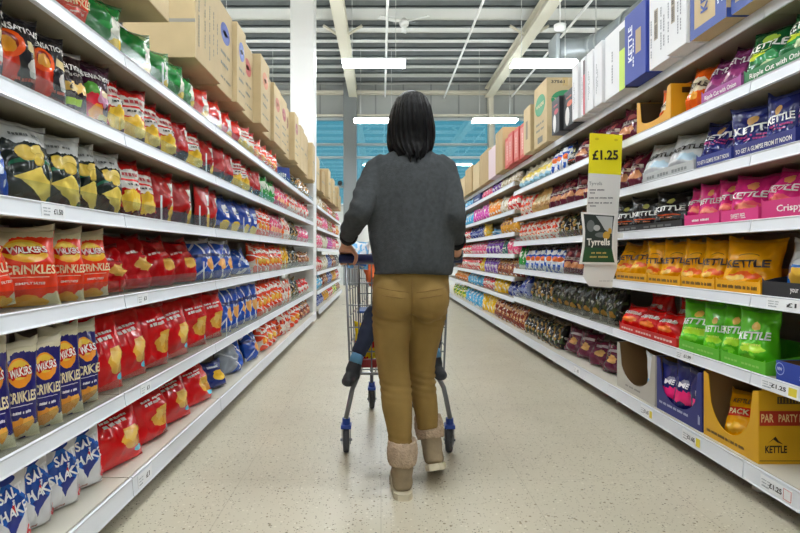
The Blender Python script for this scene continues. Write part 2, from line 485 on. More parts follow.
# ------------------------------------------------------------------ shelving
shelf_m = mat('shaded grey beige shelf metal', '9c9480', .55)  # grey beige darkened further, standing in for shade on the undersides
base_m = mat('base shelf cream metal', 'cbc6b8', .5)
back_m = mat('shaded shelf back panel', '8d8777', .7)  # cream grey darkened so the colour carries the shade behind the bags
rail_m = mat('white price rail', 'dfe3ea', .35)
post_m = mat('shelf upright', 'c9c7bf', .5)
dark_m = mat('kick shade black', '1d1d1c', .8)  # near-black colour stands in for the shade under the base shelf
riser_m = clear_mat('clear plastic riser', 'f2f6f6', .15, .03)
ZL = [.445, .818, 1.126, 1.435, 1.735]
ZR = [.489, .809, 1.1155, 1.389, 1.69]
ZFAR = [.465, .71, .977, 1.23, 1.49, 1.81]
ZLF = [.40, .70, 1.07, 1.40, 1.73]
TOP = 2.005
BASE = .15
DEPTH = .47
divider_m = mat('frosted plastic divider', 'd2d6d6', .4)
DIV = [(yl(p, XL + .03), ZL[k]) for p, k in ((158.5, 2), (197.5, 2), (242, 2), (204, 3), (260.5, 3), (160, 4), (201.5, 1), (256, 1), (284, 1), (224.5, 0))]


def rail_mesh(s, xf, y0, y1, z, hh=.024):
    """Sloping ticket rail with lipped edges."""
    prof = [(0, -hh), (.006, -hh - .003), (.012, -hh), (.009, -hh + .006), (.003, hh - .006), (.006, hh), (0, hh + .003), (-.008, hh), (-.008, -hh)]
    bm = bmesh.new()
    a = [bm.verts.new((s * (xf - px), y0, z + pz)) for px, pz in prof]; b = [bm.verts.new((s * (xf - px), y1, z + pz)) for px, pz in prof]
    bm.faces.new(a); bm.faces.new(b[::-1])
    for i in range(len(a)):
        j = (i + 1) % len(a); bm.faces.new((a[i], b[i], b[j], a[j]))
    bmesh.ops.recalc_face_normals(bm, faces=bm.faces)
    return bm


def bay(s, y0, y1, zs, xf, label, riser=.06, top=True, risers=(), dividers=()):
    e = empty('shelving_bay', (s * (xf + .3), (y0 + y1) / 2, 0), label, 'shelving', 'white supermarket shelving bays')
    g = .003
    xb = xf + DEPTH
    obj('back_panel', B(s * xb, s * (xb + .02), y0 + g, y1 - g, .05, TOP + .02), back_m, e)
    for y in (y0 + .02, y1 - .02):
        obj('upright', B(s * (xb - .012), s * (xb + .02), y - .016, y + .016, 0, TOP + .04), post_m, e)
    lv = list(zs) + ([TOP] if top else [])
    xf0 = xf
    for z in lv:
        xf = xf0 + (0 if z != TOP else .18 if s < 0 else .05)
        sh = obj('shelf', B(s * (xf + .009), s * (xb - .013), y0 + g, y1 - g, z - .016, z + .02), shelf_m, e)
        sh_abs = Vector((e.location.x, e.location.y, 0))
        r = obj('price_rail', rail_mesh(s, xf, y0 + g, y1 - g, z), rail_m, None) if z != TOP else obj('front_edge', B(s * xf, s * (xf + .0085), y0 + g, y1 - g, z - .03, z + .019), rail_m, None); r.parent = sh; r.matrix_parent_inverse = Matrix.Translation(-e.location)
        if z in risers:
            q = obj('clear_riser', B(s * (xf + .012), s * (xf + .015), y0 + .008, y1 - .008, z + .021, z + .021 + riser), riser_m, None)
            q.parent = sh; q.matrix_parent_inverse = Matrix.Translation(-e.location)
    xf = xf0
    for yd, zd in dividers:
        if y0 < yd < y1:
            bm = B(s * (xf + .0155), s * (xf + .0185), yd - .008, yd + .008, zd + .021, zd + .14)
            q = obj('divider', bm, divider_m, None); q.parent = e; q.matrix_parent_inverse = Matrix.Translation(-e.location)
    bs = obj('base_shelf', B(s * (xf - .018), s * (xb - .013), y0 + g, y1 - g, .118, BASE), base_m, e)
    for nm, b_, m in (('price_rail', rail_mesh(s, xf - .03, y0 + g, y1 - g, .112, .036), rail_m),
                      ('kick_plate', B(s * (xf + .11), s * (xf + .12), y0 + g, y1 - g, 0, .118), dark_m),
                      ('foot', B(s * (xf + .05), s * (xf + .08), y0 + .03, y0 + .075, 0, .118), post_m)):
        r = obj(nm, b_, m, None); r.parent = bs; r.matrix_parent_inverse = Matrix.Translation(-e.location)
    return e


LJ = [-.1, .95, 2.13, 3.3, 4.5, 5.68, 6.92, 8.15]
nth = ['first', 'second', 'third', 'fourth', 'fifth', 'sixth', 'seventh', 'eighth', 'ninth', 'tenth', 'eleventh', 'twelfth']
for i, (a, b_) in enumerate(zip(LJ, LJ[1:])):
    bay(-1, a, b_, ZL, XL, 'white shelving bay of crisps under brown cartons, %s from camera' % nth[i], risers=ZL, riser=.062, dividers=DIV)
LF = [8.6, 9.85, 11.1, 12.35, 13.6]
for i, (a, b_) in enumerate(zip(LF, LF[1:])):
    bay(-1, a, b_, ZLF, XL, 'white shelving bay beyond the white column, %s past it' % nth[i])
RJ = [-.4, .95, 2.31, 3.69, 5.07, 6.44]
for i, (a, b_) in enumerate(zip(RJ, RJ[1:])):
    bay(1, a, b_, ZR, XR, 'white shelving bay on the yellow sign side, %s from camera' % nth[i], risers=ZR[:3] if i >= 3 else ())
RF = [6.44, 7.8, 9.2, 10.6, 12.0, 13.4]
for i, (a, b_) in enumerate(zip(RF, RF[1:])):
    bay(1, a, b_, ZFAR, XR, 'white seven-level shelving bay beyond the sign, %s past the step' % nth[i])

# ------------------------------------------------------------------ bags
def bag_shape(w, h, t, style, seed, wr=1.0):
    rr = random.Random(seed); o1, o2, o3 = rr.random() * 50, rr.random() * 50, rr.random() * 50
    lean = rr.uniform(-.012, .03); skew = rr.uniform(-.012, .012); ear = rr.uniform(-.5, .5)
    fr = [(rr.uniform(5, 13), rr.uniform(0, 6)) for _ in range(4)]

    def f(u, v, s, off=0.0):
        if style == 'stand':
            pv = min(1.0, .55 + v / .18 * .45) * max(0.0, 1 - v ** 1.9) ** .75
            hw = w / 2 * (1 - .13 * math.sin(PI * min(v, .999)) * (1 if v > .1 else v / .1))
            if v > .75: hw *= 1 - .05 * (v - .75) / .25 * (1 + ear * u)
        elif style == 'slump':
            pv = max(0, math.sin(PI * min(1, v ** .62))) ** .55
            hw = w / 2 * (1 - .08 * math.sin(PI * v) + .05 * math.sin(5 * v + o1))
        else:
            pv = max(0, math.sin(PI * min(1, v ** .85))) ** .6
            hw = w / 2 * (1 - .11 * math.sin(PI * v) ** .8)
        edge = max(0.0, 1 - abs(u) ** 2.6) ** .7
        d = t / 2 * pv * edge
        # gathers that run out of the seals, and broad dents
        g = 0.0
        for k, (fq, ph) in enumerate(fr):
            g += math.sin(fq * u + ph + 2 * v) * (math.exp(-((1 - v) / .16)) + .8 * math.exp(-(v / .13)))
        d += .0016 * g * wr * (1 if s > 0 else .6) * min(1, 12 * v, 14 * (1 - v) + .15) * (edge ** .5)
        d += wr * t * .24 * noise.noise(Vector((u * 1.6 + o1, v * 2.6 + o2, s * 3.0))) * pv * edge
        d += wr * t * .13 * (1 - abs(noise.noise(Vector((u * 3.2 + o2, v * 4.5 + o3, s * 2.0)))) * 2) * pv * edge
        x = u * hw + skew * v + .005 * wr * noise.noise(Vector((v * 4, o3, u)))
        y = lean * v * v + .01 * wr * noise.noise(Vector((u * 1.3 + o3, v * 2, 7.0))) * v
        z = h * v + (0.012 * ear * u * v ** 6 + .02 * abs(u) ** 3 * v ** 8 * wr + .01 * wr * noise.noise(Vector((u * 2.2 + o1, o2, 1.0))) * v ** 6)
        return Vector((x, y - s * d - s * off, z))
    return f


def bag_mesh(f, nu, nv, v0=0.0, v1=1.0, name='film'):
    bm = bmesh.new(); uvl = bm.loops.layers.uv.new('UVMap')
    us = [-math.cos(PI * i / nu) * .35 + (-1 + 2 * i / nu) * .65 for i in range(nu + 1)]
    us[0], us[-1] = -1, 1
    vs = [v0 + (v1 - v0) * j / nv for j in range(nv + 1)]
    front = [[bm.verts.new(f(u, v, 1)) for u in us] for v in vs]
    back = [[row[0]] + [bm.verts.new(f(u, v, -1)) for u in us[1:-1]] + [row[-1]] for v, row in zip(vs, front)]

    def quad(a, b, c, d, ij):
        try: fc = bm.faces.new((a, b, c, d))
        except ValueError: return
        for lp, (i, j) in zip(fc.loops, ij): lp[uvl].uv = (us[i] * .5 + .5, vs[j])
    for j in range(nv):
        for i in range(nu):
            quad(front[j][i], front[j][i + 1], front[j + 1][i + 1], front[j + 1][i], ((i, j), (i + 1, j), (i + 1, j + 1), (i, j + 1)))
            quad(back[j][i + 1], back[j][i], back[j + 1][i], back[j + 1][i + 1], ((i + 1, j), (i, j), (i, j + 1), (i + 1, j + 1)))
    for row, (jj, flip) in ((0, (0, 1)), (nv, (nv, 0))):
        pass
    bot = front[0] + back[0][1:-1][::-1]
    if len({tuple(v.co) for v in bot}) > 2 and v0 == 0.0:
        try: bm.faces.new(bot[::-1])
        except ValueError: pass
    top = front[-1] + back[-1][1:-1][::-1]
    try: bm.faces.new(top)
    except ValueError: pass
    return bm


def me_of(bm, name, mats, smooth=True):
    me = bpy.data.meshes.new(name); bm.normal_update(); bm.to_mesh(me); bm.free()
    for m in mats: me.materials.append(m)
    if smooth: me.polygons.foreach_set('use_smooth', [True] * len(me.polygons))
    return me


KINDS = {}
_built = {}
LEGIBLE = {'SENSATIONS', 'INFUSIONS', '6', 'WALKERS', 'CRINKLES', 'SIMPLY SALTED', 'SALT', 'SHAKE', '&', 'KETTLE', 'PACK', 'ME'}


def dashes(txt):
    """A line of print too small to read: one bar for each word, broken into letter-sized blocks."""
    n = len(txt); vs, fs = [], []
    for i, ch in enumerate(txt):
        if ch == ' ': continue
        a, b = i / n - .5, (i + .78) / n - .5; t = .5 if (i * 7 + n) % 3 else .38
        k = len(vs); vs += [(a, -.4), (b, -.4), (b, t), (a, t)]; fs.append((k, k + 1, k + 2, k + 3))
    return vs, fs, 1.0


def kind(key, desc, name, cat, w, h, t, style, base, layers=(), texts=(), seal=None, rough=.3, wr=1.0, bump=.42, near=True, spec=.5):
    KINDS[key] = dict(desc=desc, name=name, cat=cat, w=w, h=h, t=t, style=style, base=base, layers=layers, texts=texts, seal=seal, rough=rough, wr=wr, bump=bump, near=near, spec=spec)


def kind_meshes(key, var):
    if (key, var) in _built: return _built[(key, var)]
    K = KINDS[key]
    mkey = ('film', key)
    if mkey not in _built: _built[mkey] = print_mat('film ' + K['desc'], K['base'], K['layers'], K['rough'], K['bump'], spec=K['spec'])
    fm = _built[mkey]
    f = bag_shape(K['w'], K['h'], K['t'], K['style'], hash((len(key), var, sum(map(ord, key)))) % 9973, K['wr'])
    out = {}
    if K['near']:
        out['film'] = me_of(bag_mesh(f, 24, 32, 0, .945), 'bag_film', [fm])
        s = bag_mesh(lambda u, v, sd: f(u, v, sd, .0012 + .0008 * math.sin(v * 700)), 24, 8, .938, 1.0)
        out['seal'] = me_of(s, 'top_seal', [mat('seal ' + (K['seal'] or K['base']), K['seal'] or K['base'], .3)])
        for ti, tx in enumerate(K['texts']):
            txt, u0, v0, du, dv, col = tx[:6]; rot = R(tx[6]) if len(tx) > 6 else 0; bold = tx[7] if len(tx) > 7 else .025
            bm = bmesh.new()
            vs, fs, hh = fine_text(txt, bold) if txt in LEGIBLE else dashes(txt)
            q = []
            for a, b in vs:
                b = b / hh
                x, y = a * du * K['w'], b * dv * K['h']
                x, y = x * math.cos(rot) - y * math.sin(rot), x * math.sin(rot) + y * math.cos(rot)
                u, v = (u0 - .5) * 2 + x / K['w'] * 2, v0 + y / K['h']
                q.append(bm.verts.new(f(max(-.99, min(.99, u)), max(0, min(.94, v)), 1, .0062)))
            for fc in fs:
                try: bm.faces.new([q[i] for i in fc])
                except ValueError: pass
            out['text%d' % ti] = me_of(bm, 'lettering', [mat('ink ' + col, col, .4)], False)
    else:
        out['film'] = me_of(bag_mesh(f, 8, 10), 'bag_film', [fm])
    _built[(key, var)] = out
    return out


TIER = {}
for i, z in enumerate(ZL): TIER[(-1, z)] = ('second', 'third', 'fourth', 'fifth', 'sixth')[i] + ' shelf up'
for i, z in enumerate(ZR): TIER[(1, z)] = ('second', 'third', 'fourth', 'fifth', 'sixth')[i] + ' shelf up'
for s in (-1, 1):
    TIER[(s, BASE)] = 'bottom shelf'; TIER[(s, TOP)] = 'top of shelving'
SIDE = {-1: 'opposite yellow sign', 1: 'on yellow sign side'}
registry = []          # (object, desc, side, tier phrase, y, zone)


def spawn(key, loc, rot, scale, var, side, tier, group, zone='', desc=None):
    K = KINDS[key]; M = kind_meshes(key, var)
    o = bpy.data.objects.new(K['name'], M['film']); COL.objects.link(o)
    o.location = loc; o.rotation_euler = rot; o.scale = scale
    for nm, k in (('top_seal', 'seal'),) + tuple(('lettering', 'text%d' % q) for q in range(6)):
        if k in M:
            c = bpy.data.objects.new(nm, M[k]); COL.objects.link(c); c.parent = o
    tag(o, None, K['cat'], group)
    registry.append((o, desc or K['desc'], side, tier, loc[1], zone))
    return o


def row(side, z, key, px0, px1, n=1, yaw=26, tilt=6, zoff=0.0, inset=.02, hs=1.0, roll=0.0, zone='', y01=None, dx=0.0, desc=None, fill=1.0, tightf=False):
    """Stand n bags side by side between two picture columns of a shelf front; the first is nearest the camera."""
    K = KINDS[key]
    if tilt == 6 and z > 1.05: tilt = 1
    if y01 is None:
        eff = (lambda q: XL + .045 * min(1, max(0, (CX - q - 80) / 40))) if side < 0 else (lambda q: XR + .05 * min(1, max(0, (q - CX - 134) / 60)))
        ya, yb = (yl(px0, eff(px0)), yl(px1, eff(px1))) if side < 0 else (yr(px1, eff(px1)), yr(px0, eff(px0)))
    else: ya, yb = y01
    p = (yb - ya) / n
    xf = (XL if side < 0 else XR) - (.015 if z == BASE else 0)
    zf = z if z in (BASE,) else z + .021
    tierp = TIER.get((side, z), '')
    if zone and side > 0 and z == BASE: tierp = 'bottom far shelf'
    zs_ = sorted(ZL if side < 0 else ZR) + [TOP]
    if zone: zs_ = sorted(set((ZLF if side < 0 else ZFAR) + (ZL if side < 0 and yb < 8.2 else []))) + [TOP]
    ceil_z = min([q for q in zs_ if q > z + .05]) - .022
    for i in range(n):
        jit = 2.2 if n >= 3 else 1
        a = R(yaw + rnd.uniform(-4, 4) * jit) if yaw else R(rnd.uniform(-3, 3))
        sx = max(.62, min(1.2, p * 1.02 * fill / (K['w'] * math.cos(a) + .25 * K['t'] * abs(math.sin(a)))))
        tt = K['t'] * .9
        sy = max(.5, min(1.1, (p * math.sin(abs(a)) / tt * 1.0) if p < K['w'] * sx * math.cos(a) else 1.1))
        ti = R(tilt + rnd.uniform(-2, 2))
        rz = (PI / 2 - a) if side < 0 else (-PI / 2 + a)
        rot = (-ti, R(roll + rnd.uniform(-1.5, 1.5) * jit), rz)
        var = rnd.randrange(3); sz = hs * (1.08 if z > 1.05 and side < 0 else 1) * rnd.uniform(1 - .03 * jit, 1 + .03 * jit)
        pts = kind_pts(key, var)
        for _ in range(2):
            m = Euler(rot).to_matrix() @ Matrix.Diagonal((sx, sy, sz))
            q = [m @ v for v in pts]
            lo = [min(v[k] for v in q) for k in range(3)]; hi = [max(v[k] for v in q) for k in range(3)]
            over = (hi[2] - lo[2]) / max(.05, ceil_z - zf - zoff - .004)
            if over > 1: sz /= over * 1.01
            if tightf and (hi[1] - lo[1]) > p * 1.22: sx *= p * 1.22 / (hi[1] - lo[1])
        y = ya + p * (i + .5) - (lo[1] + hi[1]) / 2
        xc = xf + inset + dx + rnd.uniform(0, .01)
        x = xc - lo[0] if side > 0 else -xc - hi[0]
        spawn(key, (x, y, zf + zoff + .001 - lo[2]), rot, (sx, sy, sz), var, side, tierp, '%s on the %s %s' % (K['cat'] + 's', tierp or 'shelf', SIDE[side]), zone, desc)


def kind_pts(key, var):
    if ('pts', key, var) not in _built:
        M = kind_meshes(key, var)
        _built[('pts', key, var)] = [v.co.copy() for k in M if not k.startswith('text') for v in M[k].vertices]
    return _built[('pts', key, var)]


# kinds seen beside the brown cartons
W_ = 'f1ece2'
crisp_y = 'e0b84e'
kind('sens red', 'black and red sensations crisp bag'.replace('sensations ', 'shiny '), 'crisp_bag', 'crisp bag', .22, .275, .085, 'pillow', '232228',
     (('blob', .2, .32, .34, .36, 'b5301b'), ('ell', .34, .6, .25, .17, 'd9571f'), ('ell', .33, .62, .15, .11, '7d1f12'), ('blob', .33, .6, .13, .09, 'd99a38'),
      ('poly', [(.62, .56), (.9, .5), (.93, .62), (.64, .68)], 'd8c592'), ('wrect', .08, .9, .05, .12, '4a1410'), ('blob', .82, .36, .12, .12, 'c9c6c0')),
     (('SENSATIONS', .52, .81, .86, .085, 'f3f1ee'), ('Sweet Chilli', .62, .2, .4, .045, 'c44a30')), seal='2d2c33', rough=.24)
kind('sens brown', 'dark brown crisp bag with gold band', 'crisp_bag', 'crisp bag', .21, .265, .085, 'pillow', '2b1a1f',
     (('wrect', .06, .95, .36, .5, 'c4a057'), ('rect', .1, .72, .17, .27, 'a5c832'), ('wrect', .08, .9, .02, .09, 'c4994c'), ('ell', .5, .43, .12, .055, 'e0c890')),
     (('SENSATIONS', .5, .74, .88, .09, 'f0eeea'), ('INFUSIONS', .5, .63, .62, .045, 'cfc8c2'), ('6', .42, .43, .1, .1, '35251d')), seal='d0ccc8', rough=.3)
kind('sens purple', 'deep purple crisp bag with bright vegetables', 'crisp_bag', 'crisp bag', .2, .26, .08, 'pillow', '35182a',
     (('blob', .28, .5, .22, .2, '4f8a35'), ('blob', .32, .32, .25, .2, 'c22a3c'), ('blob', .42, .22, .18, .12, 'd98f32'), ('blob', .6, .45, .18, .12, 'c88ca8'), ('rect', .5, .9, .12, .2, 'c9b45e'), ('poly', [(.55, .5), (.9, .47), (.9, .58), (.55, .6)], 'd9c79a')),
     (('SENSATIONS', .5, .78, .86, .08, 'e9e6e2'),), seal='4b2a3c', rough=.3)
kind('deli', 'dark green crisp bag with silver top', 'crisp_bag', 'crisp bag', .23, .285, .1, 'pillow', '1c2622',
     (('wrect', 0, 1, .73, 1.0, 'c9cbca'), ('ell', .6, .43, .46, .13, '17593d'), ('ell', .6, .39, .46, .11, '1c2622'), ('ell', .4, .6, .15, .1, 'b99c44'), ('ell', .4, .605, .135, .085, 'cdb254'), ('ell', .62, .62, .15, .095, 'c0a44a'), ('ell', .62, .625, .135, .08, 'd8c068'), ('ell', .62, .53, .14, .085, 'a88c3a'), ('ell', .61, .535, .125, .072, 'cbb055'),
      ('poly', [(.22, .3), (.62, .44), (1.0, .06), (.78, .02)], 'd9c263'), ('ell', .93, .04, .1, .07, '1c4a33')),
     (('MARKET DELI', .45, .82, .5, .04, '5a5d5c'),), seal='d3d5d4', rough=.26)
kind('panel red', 'red crisp bag with white panel', 'crisp_bag', 'crisp bag', .18, .265, .085, 'pillow', 'b01d1c',
     (('wrect', .12, .98, .5, .84, 'efe9e1'), ('rect', .1, 1, .63, .67, 'c22a26'), ('wrect', 0, 1, 0, .16, '4a2415'), ('blob', .5, .3, .36, .2, 'd6b13c'), ('blob', .66, .24, .2, .12, 'ecd06a')),
     (('Crisps', .52, .74, .55, .07, 'b4242a'), ('sea salt', .52, .57, .45, .04, '333333')), seal='8f1517')
kind('side red', 'red crisp bag with dark brown base', 'crisp_bag', 'crisp bag', .18, .265, .09, 'pillow', 'a51818',
     (('wrect', 0, 1, 0, .3, '3d1a12'), ('wrect', .66, 1, .34, .82, 'eee8df'), ('rect', .66, 1, .52, .56, 'c22a26'), ('blob', .85, .2, .2, .18, 'd9b440')),
     (), seal='8a1215')
kind('side blue', 'royal blue crisp bag with white panel', 'crisp_bag', 'crisp bag', .2, .26, .09, 'pillow', '1b3f93',
     (('wrect', 0, 1, 0, .16, '2a1a16'), ('wrect', .52, 1, .4, .75, 'e9ecf0'), ('blob', .6, .18, .28, .14, 'd9bb48'), ('rect', .55, 1, .52, .56, '3f68b4')), (('Crisps', .75, .62, .36, .07, '24458f'),), seal='17357f')
kind('top green', 'glossy green crisp bag with yellow crisps', 'crisp_bag', 'crisp bag', .2, .27, .1, 'pillow', '1c6b31',
     (('wrect', .62, 1, .3, .72, 'e9ecdf'), ('wrect', 0, 1, 0, .14, '20241c'), ('blob', .8, .2, .2, .15, 'e3bf35'), ('ell', .5, .5, .16, .06, '2f8744')), (), seal='17592a', rough=.24)
kind('top red', 'glossy red crisp bag with dark base', 'crisp_bag', 'crisp bag', .2, .25, .1, 'pillow', 'c2281c',
     (('wrect', .6, 1, .3, .74, 'e8e2d6'), ('wrect', 0, 1, 0, .2, '2a1d16'), ('blob', .78, .2, .22, .16, 'dfb137')), (), seal='a01f18', rough=.24)
kind('white yellow', 'white crisp packet with yellow crisps', 'crisp_packet', 'crisp packet', .18, .25, .08, 'pillow', 'e6e1d8',
     (('wrect', 0, 1, .84, 1, 'bf2b24'), ('wrect', 0, 1, 0, .3, 'dfb337'), ('blob', .45, .3, .3, .16, 'edcc66'), ('rect', .1, .9, .6, .66, 'c23a30')), (('Crisps', .5, .74, .5, .06, 'b4242a'),), seal='b02a24')
kind('orange white', 'orange red snack bag with white lettering bands', 'snack_bag', 'snack bag', .17, .24, .085, 'pillow', 'd2401f',
     (('patch', 4, 3.1, .56, 'f0d9c6'), ('blob', .5, .42, .3, .16, 'e58a2c'), ('blob', .55, .4, .16, .1, 'f2c35b'), ('stripes', .8, 3.2, .12, 'f3ece4')), (('Snax', .5, .72, .6, .1, 'fbf6ee', 8),), seal='b2341a')
kind('pink', 'pink patterned snack bag', 'snack_bag', 'snack bag', .18, .26, .09, 'pillow', 'cf4468',
     (('patch', 6, 8.4, .53, 'eec2c8'), ('patch', 5, 2.2, .58, 'a8274a'), ('blob', .5, .35, .25, .12, 'eab08a')), (), seal='c23a60')
kind('mid green', 'small green crisp bag with white panel', 'crisp_bag', 'crisp bag', .19, .26, .09, 'pillow', '2f8a3a', (('patch', 4, 5.5, .57, 'e6efe0'), ('wrect', 0, 1, 0, .14, 'dfe7d8')), (), seal='2a7a33')
kind('crinkle red', 'orange red ridged crisp bag with cream ends', 'crisp_bag', 'crisp bag', .235, .285, .1, 'pillow', 'cf3a1c',
     (('wrect', 0, 1, .86, 1, 'd9cca6'), ('blob', .0, .86, .34, .16, 'd9cca6'), ('wrect', 0, .13, 0, .3, 'd5c79f'), ('blob', 1.0, .03, .3, .15, 'd8caa2'), ('ell', .52, .68, .3, .15, 'e6ac2e'), ('ell', .52, .7, .26, .1, 'f1cf52'),
      ('wrect', .22, .84, .645, .735, 'b01f1c'), ('blob', .44, .05, .24, .075, 'dd9a34'), ('blob', .62, .03, .2, .06, 'e8b04c'), ('rect', .25, .78, .345, .352, 'f0d9b8')),
     (('WALKERS', .53, .69, .54, .085, 'fbf5ea', 3), ('CRINKLES', .53, .44, .66, .115, 'f4dfb2'), ('SIMPLY SALTED', .53, .27, .4, .03, 'f6e9d6')), seal='d8ccae')
kind('crinkle navy', 'navy ridged crisp bag with cream ends', 'crisp_bag', 'crisp bag', .225, .285, .1, 'pillow', '211f5a',
     (('wrect', 0, 1, .88, 1, 'd9cfb0'), ('blob', .02, .9, .36, .12, 'd9cfb0'), ('wrect', 0, 1, 0, .07, 'd5c9a4'), ('blob', .98, .03, .3, .13, 'd5c9a4'), ('ell', .52, .68, .27, .15, 'd98b2e'), ('ell', .52, .71, .24, .1, 'efc64e'),
      ('wrect', .24, .82, .645, .735, 'b3221f'), ('blob', .5, .13, .26, .08, 'c98735'), ('blob', .68, .17, .15, .06, 'e0a650'), ('rect', .25, .78, .345, .352, 'd7cfe8')),
     (('WALKERS', .53, .69, .5, .085, 'fbf5ea', 3), ('CRINKLES', .53, .44, .66, .115, 'ead9b4'), ('CHEESE & ONION', .53, .28, .4, .03, 'e8e2f2')), seal='d8cfb4')
kind('salt', 'white crisp multipack with blue diamond', 'crisp_multipack', 'crisp multipack', .22, .29, .1, 'pillow', 'e3e4e8',
     (('poly', [(.02, .56), (.46, .86), (.98, .58), (.55, .22)], '2c63b4'), ('poly', [(.12, .56), (.46, .78), (.88, .58), (.55, .32)], '23468f'), ('poly', [(.36, .36), (.5, .44), (.72, .4), (.56, .16)], '28357e'), ('ell', .42, .86, .3, .06, '2a3b86'), ('blob', .2, .87, .14, .05, 'd9a23a'),
      ('poly', [(.5, .5), (.58, .62), (.66, .5), (.58, .44)], 'c83a40')),
     (('SALT', .54, .7, .62, .13, 'f7f8fb', 8), ('SHAKE', .5, .47, .76, .13, 'f7f8fb', 8), ('&', .58, .585, .1, .07, 'e8eef8'), ('6', .86, .2, .14, .16, 'd12a35'), ('multipack', .42, .07, .3, .03, '8a4a3a')), seal='dcdde2')
kind('big red', 'large glossy red crisp bag', 'crisp_bag', 'crisp bag', .26, .335, .11, 'pillow', 'bf151c',
     (('blob', .66, .38, .25, .17, 'cf9f45'), ('blob', .6, .42, .12, .08, 'e0bb66'), ('blob', .78, .3, .12, .09, 'b9822f'), ('ell', .84, .16, .1, .05, '5fb7c9')),
     (('hand cooked', .42, .74, .5, .035, 'f4e6e4', 6), ('Crisps', .42, .67, .4, .055, 'f4e6e4', 6)), seal='a91118', rough=.2, wr=1.25, bump=.4)
kind('plain red', 'crumpled dark red crisp bag', 'crisp_bag', 'crisp bag', .24, .27, .13, 'slump', 'ab1119',
     (('blob', .62, .4, .2, .12, 'c49a4a'),), (('Crisps', .4, .62, .36, .05, 'e9d8d4', 10),), seal='9c1018', rough=.18, wr=1.6, bump=.5)
kind('blue cross', 'blue and white crossed crisp multipack', 'crisp_multipack', 'crisp multipack', .2, .31, .09, 'pillow', '1e4ba6',
     (('stripes', 1.3, .7, .1, 'dfe7f4'), ('stripes', -1.2, 1.4, .09, 'c6d5ee'), ('blob', .7, .4, .25, .14, 'dba766'), ('rect', 0, 1, .58, .66, '17275f')), (), seal='dbe2ee')
kind('blue lie', 'small blue crisp bag lying flat', 'crisp_bag', 'crisp bag', .2, .2, .08, 'slump', '1d4a9e', (('patch', 4, 2, .56, 'd5deef'),), (), seal='24509c', wr=1.4)
kind('yellow mix', 'yellow snack bag with red dots', 'snack_bag', 'snack bag', .18, .26, .085, 'pillow', 'd8a81f', (('patch', 5, 6, .56, '8a2a1a'), ('patch', 6, 1, .6, 'efe2b0')), (), seal='c79a1d')
kind('navy small', 'navy crisp packet with golden crisp', 'crisp_packet', 'crisp packet', .18, .17, .08, 'slump', '1c2c6e', (('blob', .6, .42, .24, .2, 'd9b23a'), ('rect', .2, .7, .72, .8, 'cfd6e8')), (('Crisps', .45, .76, .4, .07, 'e8edf6'),), seal='1c2c6e')
kind('silver blue', 'silver and blue crisp multipack', 'crisp_multipack', 'crisp multipack', .22, .24, .12, 'pillow', 'a9b3c4', (('poly', [(.42, 0), (.6, 1), (1, 1), (1, 0)], '1f4fa8'), ('stripes', 1.3, 1.6, .08, 'e6ecf5')), (), seal='b9c2d0', wr=1.3)
# kinds seen on the yellow sign side
kind('kgreen', 'green crisp bag with big white letters', 'crisp_bag', 'crisp bag', .23, .27, .11, 'stand', '1d5a33',
     (('blob', .5, .72, .16, .1, '9db64a'), ('blob', .55, .3, .28, .1, '2f7d48'), ('blob', .32, .38, .2, .05, 'b7c33e'), ('blob', .62, .16, .2, .07, 'cfe0b0')),
     (('KETTLE', .5, .55, .8, .15, 'f4f6ee', 2, .03), ('SOUR CREAM', .45, .41, .46, .04, 'cddc5a')), seal='2a6b40')
kind('kpurple', 'plum purple crisp bag with white letters', 'crisp_bag', 'crisp bag', .22, .27, .1, 'stand', '6b2a59',
     (('blob', .5, .78, .2, .08, '8a4a78'), ('blob', .6, .3, .26, .1, '873a6a'), ('blob', .3, .22, .16, .08, 'b98a9e')), (('KETTLE', .5, .55, .8, .14, 'f1e8ee', 2, .03),), seal='5c2149')
kind('korange', 'orange crisp bag with cream centre', 'crisp_bag', 'crisp bag', .21, .25, .1, 'stand', 'cf5c1d', (('blob', .5, .52, .42, .2, 'e8d9b8'), ('blob', .55, .24, .2, .1, 'e8a13a')), (('KETTLE', .5, .52, .76, .13, '3a2518', 2, .03),), seal='c4531a')
kind('knavy', 'navy crisp bag with big white letters', 'crisp_bag', 'crisp bag', .24, .28, .1, 'stand', '1f2561',
     (('blob', .42, .72, .1, .09, 'b58d56'), ('blob', .5, .86, .22, .06, '3a417f')), (('KETTLE', .5, .54, .82, .15, 'f1f1f3', 2, .03), ('SALSA & MESQUITE', .52, .4, .7, .04, 'c23a86'), ('WITH CHILLI', .5, .33, .44, .035, 'c23a86')), seal='27306e', wr=1.3)
kind('kwhite', 'pale silver crisp bag with black letters', 'crisp_bag', 'crisp bag', .22, .26, .1, 'stand', 'd5d8dc', (('blob', .6, .28, .26, .1, 'b9d3e3'), ('blob', .45, .74, .16, .08, 'eceef0')), (('KETTLE', .52, .54, .76, .14, '2a2726', 2, .03),), seal='c5c8cc')
kind('kpink', 'bright pink crisp bag with white letters', 'crisp_bag', 'crisp bag', .22, .25, .11, 'stand', 'c8327a',
     (('blob', .5, .76, .12, .09, 'e39a6a'), ('blob', .55, .27, .34, .1, 'd8616f'), ('blob', .5, .25, .26, .06, 'e58d78')), (('KETTLE', .5, .52, .78, .15, 'f8f2f4', 2, .03),), seal='b82a6e', wr=1.2)
